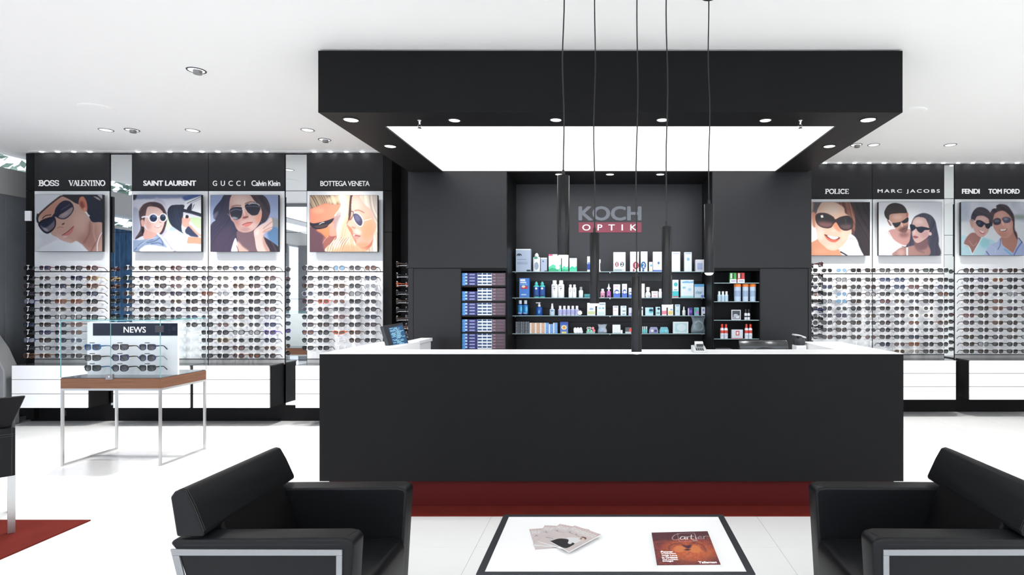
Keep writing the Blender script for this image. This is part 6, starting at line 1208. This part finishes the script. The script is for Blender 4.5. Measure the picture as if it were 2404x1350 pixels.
def art_red():
    a = Art(0, 0, 1000, 1330, 120, 160, (104, 52, 58)); one = np.ones(a.gx.shape)
    a.noise(one, [(92, 50, 60), (150, 60, 60), (176, 80, 66), (84, 60, 66)], 90, .8, .5); a.ell(560, 760, 430, 420, 0, (206, 92, 58), 110, .75); a.ell(640, 880, 330, 260, 0, (236, 120, 64), 90, .7)
    a.noise(a.blur(((a.gx - 560) ** 2 / 430 ** 2 + (a.gy - 760) ** 2 / 430 ** 2 < 1).astype(float), 14), [(236, 130, 70), (196, 70, 50), (240, 150, 90), (150, 60, 56)], 50, .5, .7)
    a.poly([(330, 700), (400, 600), (500, 640), (520, 760), (420, 860), (330, 820)], (240, 140, 84), soft=14); a.poly([(560, 760), (600, 620), (700, 590), (770, 700), (740, 860), (620, 880)], (240, 138, 80), soft=14)
    a.line([(250, 860), (260, 620), (380, 500), (480, 520)], 26, (110, 56, 54), soft=14, al=.8); a.line([(840, 860), (830, 620), (720, 500), (620, 520)], 26, (110, 56, 54), soft=14, al=.8)
    a.poly([(480, 560), (560, 600), (640, 560), (600, 700), (540, 700)], (84, 46, 60), soft=16); a.ell(545, 760, 56, 30, 0, (110, 50, 50), 10); a.ell(545, 760, 30, 16, 0, (50, 24, 30), 6); 
    a.poly([(0, 0), (1000, 0), (1000, 230), (0, 330)], (78, 44, 54), soft=50, al=.7)
    # script-like title with its box, then captions
    a.line([(480, 110), (410, 130), (350, 240), (350, 330), (400, 350), (470, 310)], 12, (226, 214, 220), soft=2)
    for p in ([(450, 100), (430, 250), (450, 420)], ): pass
    a.line([(450, 70), (750, 70), (760, 420), (450, 420), (450, 70)], 9, (214, 190, 196), sm=False, soft=2)
    for x0 in (480,): a.line([(560, 230), (510, 220), (480, 300), (500, 340), (550, 300), (570, 230), (560, 330), (590, 320)], 17, (250, 248, 250), soft=1)
    a.line([(600, 230), (600, 340)], 17, (250, 248, 250), soft=1); a.line([(600, 260), (640, 225)], 15, (250, 248, 250)); a.line([(690, 150), (665, 320), (700, 340)], 17, (250, 248, 250), soft=1); a.line([(650, 225), (720, 220)], 12, (250, 248, 250))
    a.line([(750, 230), (745, 340)], 13, (230, 226, 232)); a.ell(755, 190, 9, 12, 0, (230, 226, 232)); a.line([(790, 300), (850, 260), (830, 220), (790, 270), (800, 340), (860, 320)], 11, (214, 208, 214)); a.line([(890, 230), (885, 340)], 11, (214, 208, 214)); a.line([(890, 260), (930, 215), (985, 235)], 11, (214, 208, 214))
    a.line([(690, 385), (750, 385)], 16, (250, 240, 240), sm=False)
    return a
m0, m1, m2, m3 = onT(1529.5, 1256), onT(1661, 1252.5), onT(1692, 1332), onT(1542.5, 1333.5)
t = thing('magazine', tuple((m0 + m1 + m2 + m3) / 4), 'thick dark red magazine with an orange cover picture', 'magazine')
up = Vector((0, 0, .012)); zb_ = Vector((0, 0, tz - .002 - m0.z)); mb = MB(); lo_ = [p + zb_ for p in (m3, m2, m1, m0)]
mb.quadbox([tuple(p) for p in lo_] + [tuple(p + up) for p in lo_]); mb.build('pages', P((206, 208, 206)), t)
cm = {}
def cover(u, v): p = (m0 * (1 - u) + m1 * u) * (1 - v) + (m3 * (1 - u) + m2 * u) * v; return (p.x, p.y, p.z + zb_.z + .0128 + .0016 * math.sin(u * PI) * 0)
sh_ = sheet('cover', art_red(), cover, t)
def cov(u0, u1, v0, v1): return lambda a, b, c: Vector(cover(u0 + (u1 - u0) * a, v1 + (v0 - v1) * b)) + Vector((0, 0, .0004 + .0004 * c))
for w_, u0, u1, v0, v1 in (('Power', .10, .30, .60, .655), ('of Attraction', .10, .34, .665, .695), ('With Love', .10, .35, .715, .755), ('in Dreams', .10, .35, .765, .82), ('The Invisible', .10, .35, .835, .865), ('Image', .10, .27, .87, .92), ('Talisman', .66, .95, .91, .965)):
    text('print', w_, M['letter'], 0, 0, 0, 0, 0, t, bold=.03, horiz=cov(u0, u1, v0, v1))
def art_pale(front):
    a = Art(0, 0, 1000, 1330, 70, 92, (232, 220, 218)); one = np.ones(a.gx.shape); a.noise(one, [(238, 228, 224), (226, 214, 214), (236, 222, 216)], 300, .6)
    a.poly([(0, 0), (1000, 0), (1000, 120), (0, 120)], (226, 202, 198), False, 4)
    for k in range(9): a.line([(60 + 100 * k, 20), (90 + 100 * k, 100)], 26, (240, 226, 222), False, 2)
    # outlined masthead letters
    for k, st_ in enumerate(((0, 1), (1, 0), (0, 0), (1, 1), (0, 1))):
        x0 = 60 + 185 * k; a.line([(x0 + 140, 160), (x0 + 20, 160), (x0 + 20, 240), (x0 + 130, 240), (x0 + 130, 320), (x0, 320)] if st_[0] == st_[1] else [(x0 + 10, 330), (x0 + 20, 160), (x0 + 130, 160), (x0 + 120, 240), (x0 + 30, 250), (x0 + 140, 330)], 24, (252, 250, 248), False, 2)
    for k in range(3): a.line([(120 + 260 * k, 500), (170 + 260 * k, 440), (200 + 260 * k, 510), (330 + 260 * k, 500)], 11, (50, 44, 44), True, 2)
    if front:
        a.poly([(330, 800), (520, 640), (700, 560), (800, 700), (760, 900), (600, 940)], (250, 250, 250), soft=4); a.poly([(60, 1280), (180, 1000), (420, 860), (560, 940), (760, 900), (800, 1100), (700, 1290), (60, 1330)], (34, 32, 38), soft=4)
        a.poly([(520, 900), (640, 860), (700, 1000), (600, 1030)], (246, 246, 246), soft=3); a.ell(740, 560, 90, 100, 0, (240, 226, 214)); a.poly([(640, 540), (700, 440), (820, 440), (850, 560), (800, 500), (700, 500)], (110, 72, 56), soft=4); a.ell(720, 570, 30, 36, 0, (120, 60, 50), 4)
    else: a.line([(100, 900), (700, 820)], 16, (190, 180, 180)); a.line([(100, 1000), (400, 960)], 30, (150, 146, 146))
    return a
# four magazines fanned out, all hinged near their lower left corners
fan = [((1243, 1243), (1338, 1236), (1362, 1282), (1256, 1292)), ((1279, 1236), (1382, 1243), (1378, 1288), (1252, 1287)), ((1311, 1235), (1410, 1256), (1367, 1296), (1261, 1281)), ((1342, 1241), (1412, 1262.5), (1336, 1305), (1278, 1279))]
fan = [((1242.5, 1243.5), (1318, 1238), (1334, 1286), (1257, 1292)), ((1279, 1236.5), (1350, 1240), (1327, 1288), (1251, 1282)), ((1314, 1235.5), (1384, 1249), (1330, 1296), (1262, 1276)), ((1349, 1241.5), (1411, 1263), (1336, 1304), (1290, 1278))]
fa = art_pale(False); fb = art_pale(True)
for k, q in enumerate(fan):
    c4 = [onT(*p) for p in q]; base = tz - .002 + .0045 * k
    t = thing('magazine', tuple(sum(c4, Vector()) / 4), 'pale magazine in the fan on the coffee table, ' + ('bottom and leftmost one', 'second from the bottom', 'second from the top', 'top one with a figure in black')[k], 'magazine', 'fanned pale magazines')
    mb = MB(); L = [Vector((p.x, p.y, base)) for p in (c4[3], c4[2], c4[1], c4[0])]; mb.quadbox([tuple(p) for p in L] + [tuple(p + Vector((0, 0, .004))) for p in L]); mb.build('pages', P((214, 212, 210)), t)
    sheet('cover', fb if k == 3 else fa, lambda u, v, c4=c4, base=base: tuple(Vector((((c4[0] * (1 - u) + c4[1] * u) * (1 - v) + (c4[3] * (1 - u) + c4[2] * u) * v).x, ((c4[0] * (1 - u) + c4[1] * u) * (1 - v) + (c4[3] * (1 - u) + c4[2] * u) * v).y, base + .0043))), t)
print('individual wall sunglasses', nind, 'objects', len(bpy.data.objects))
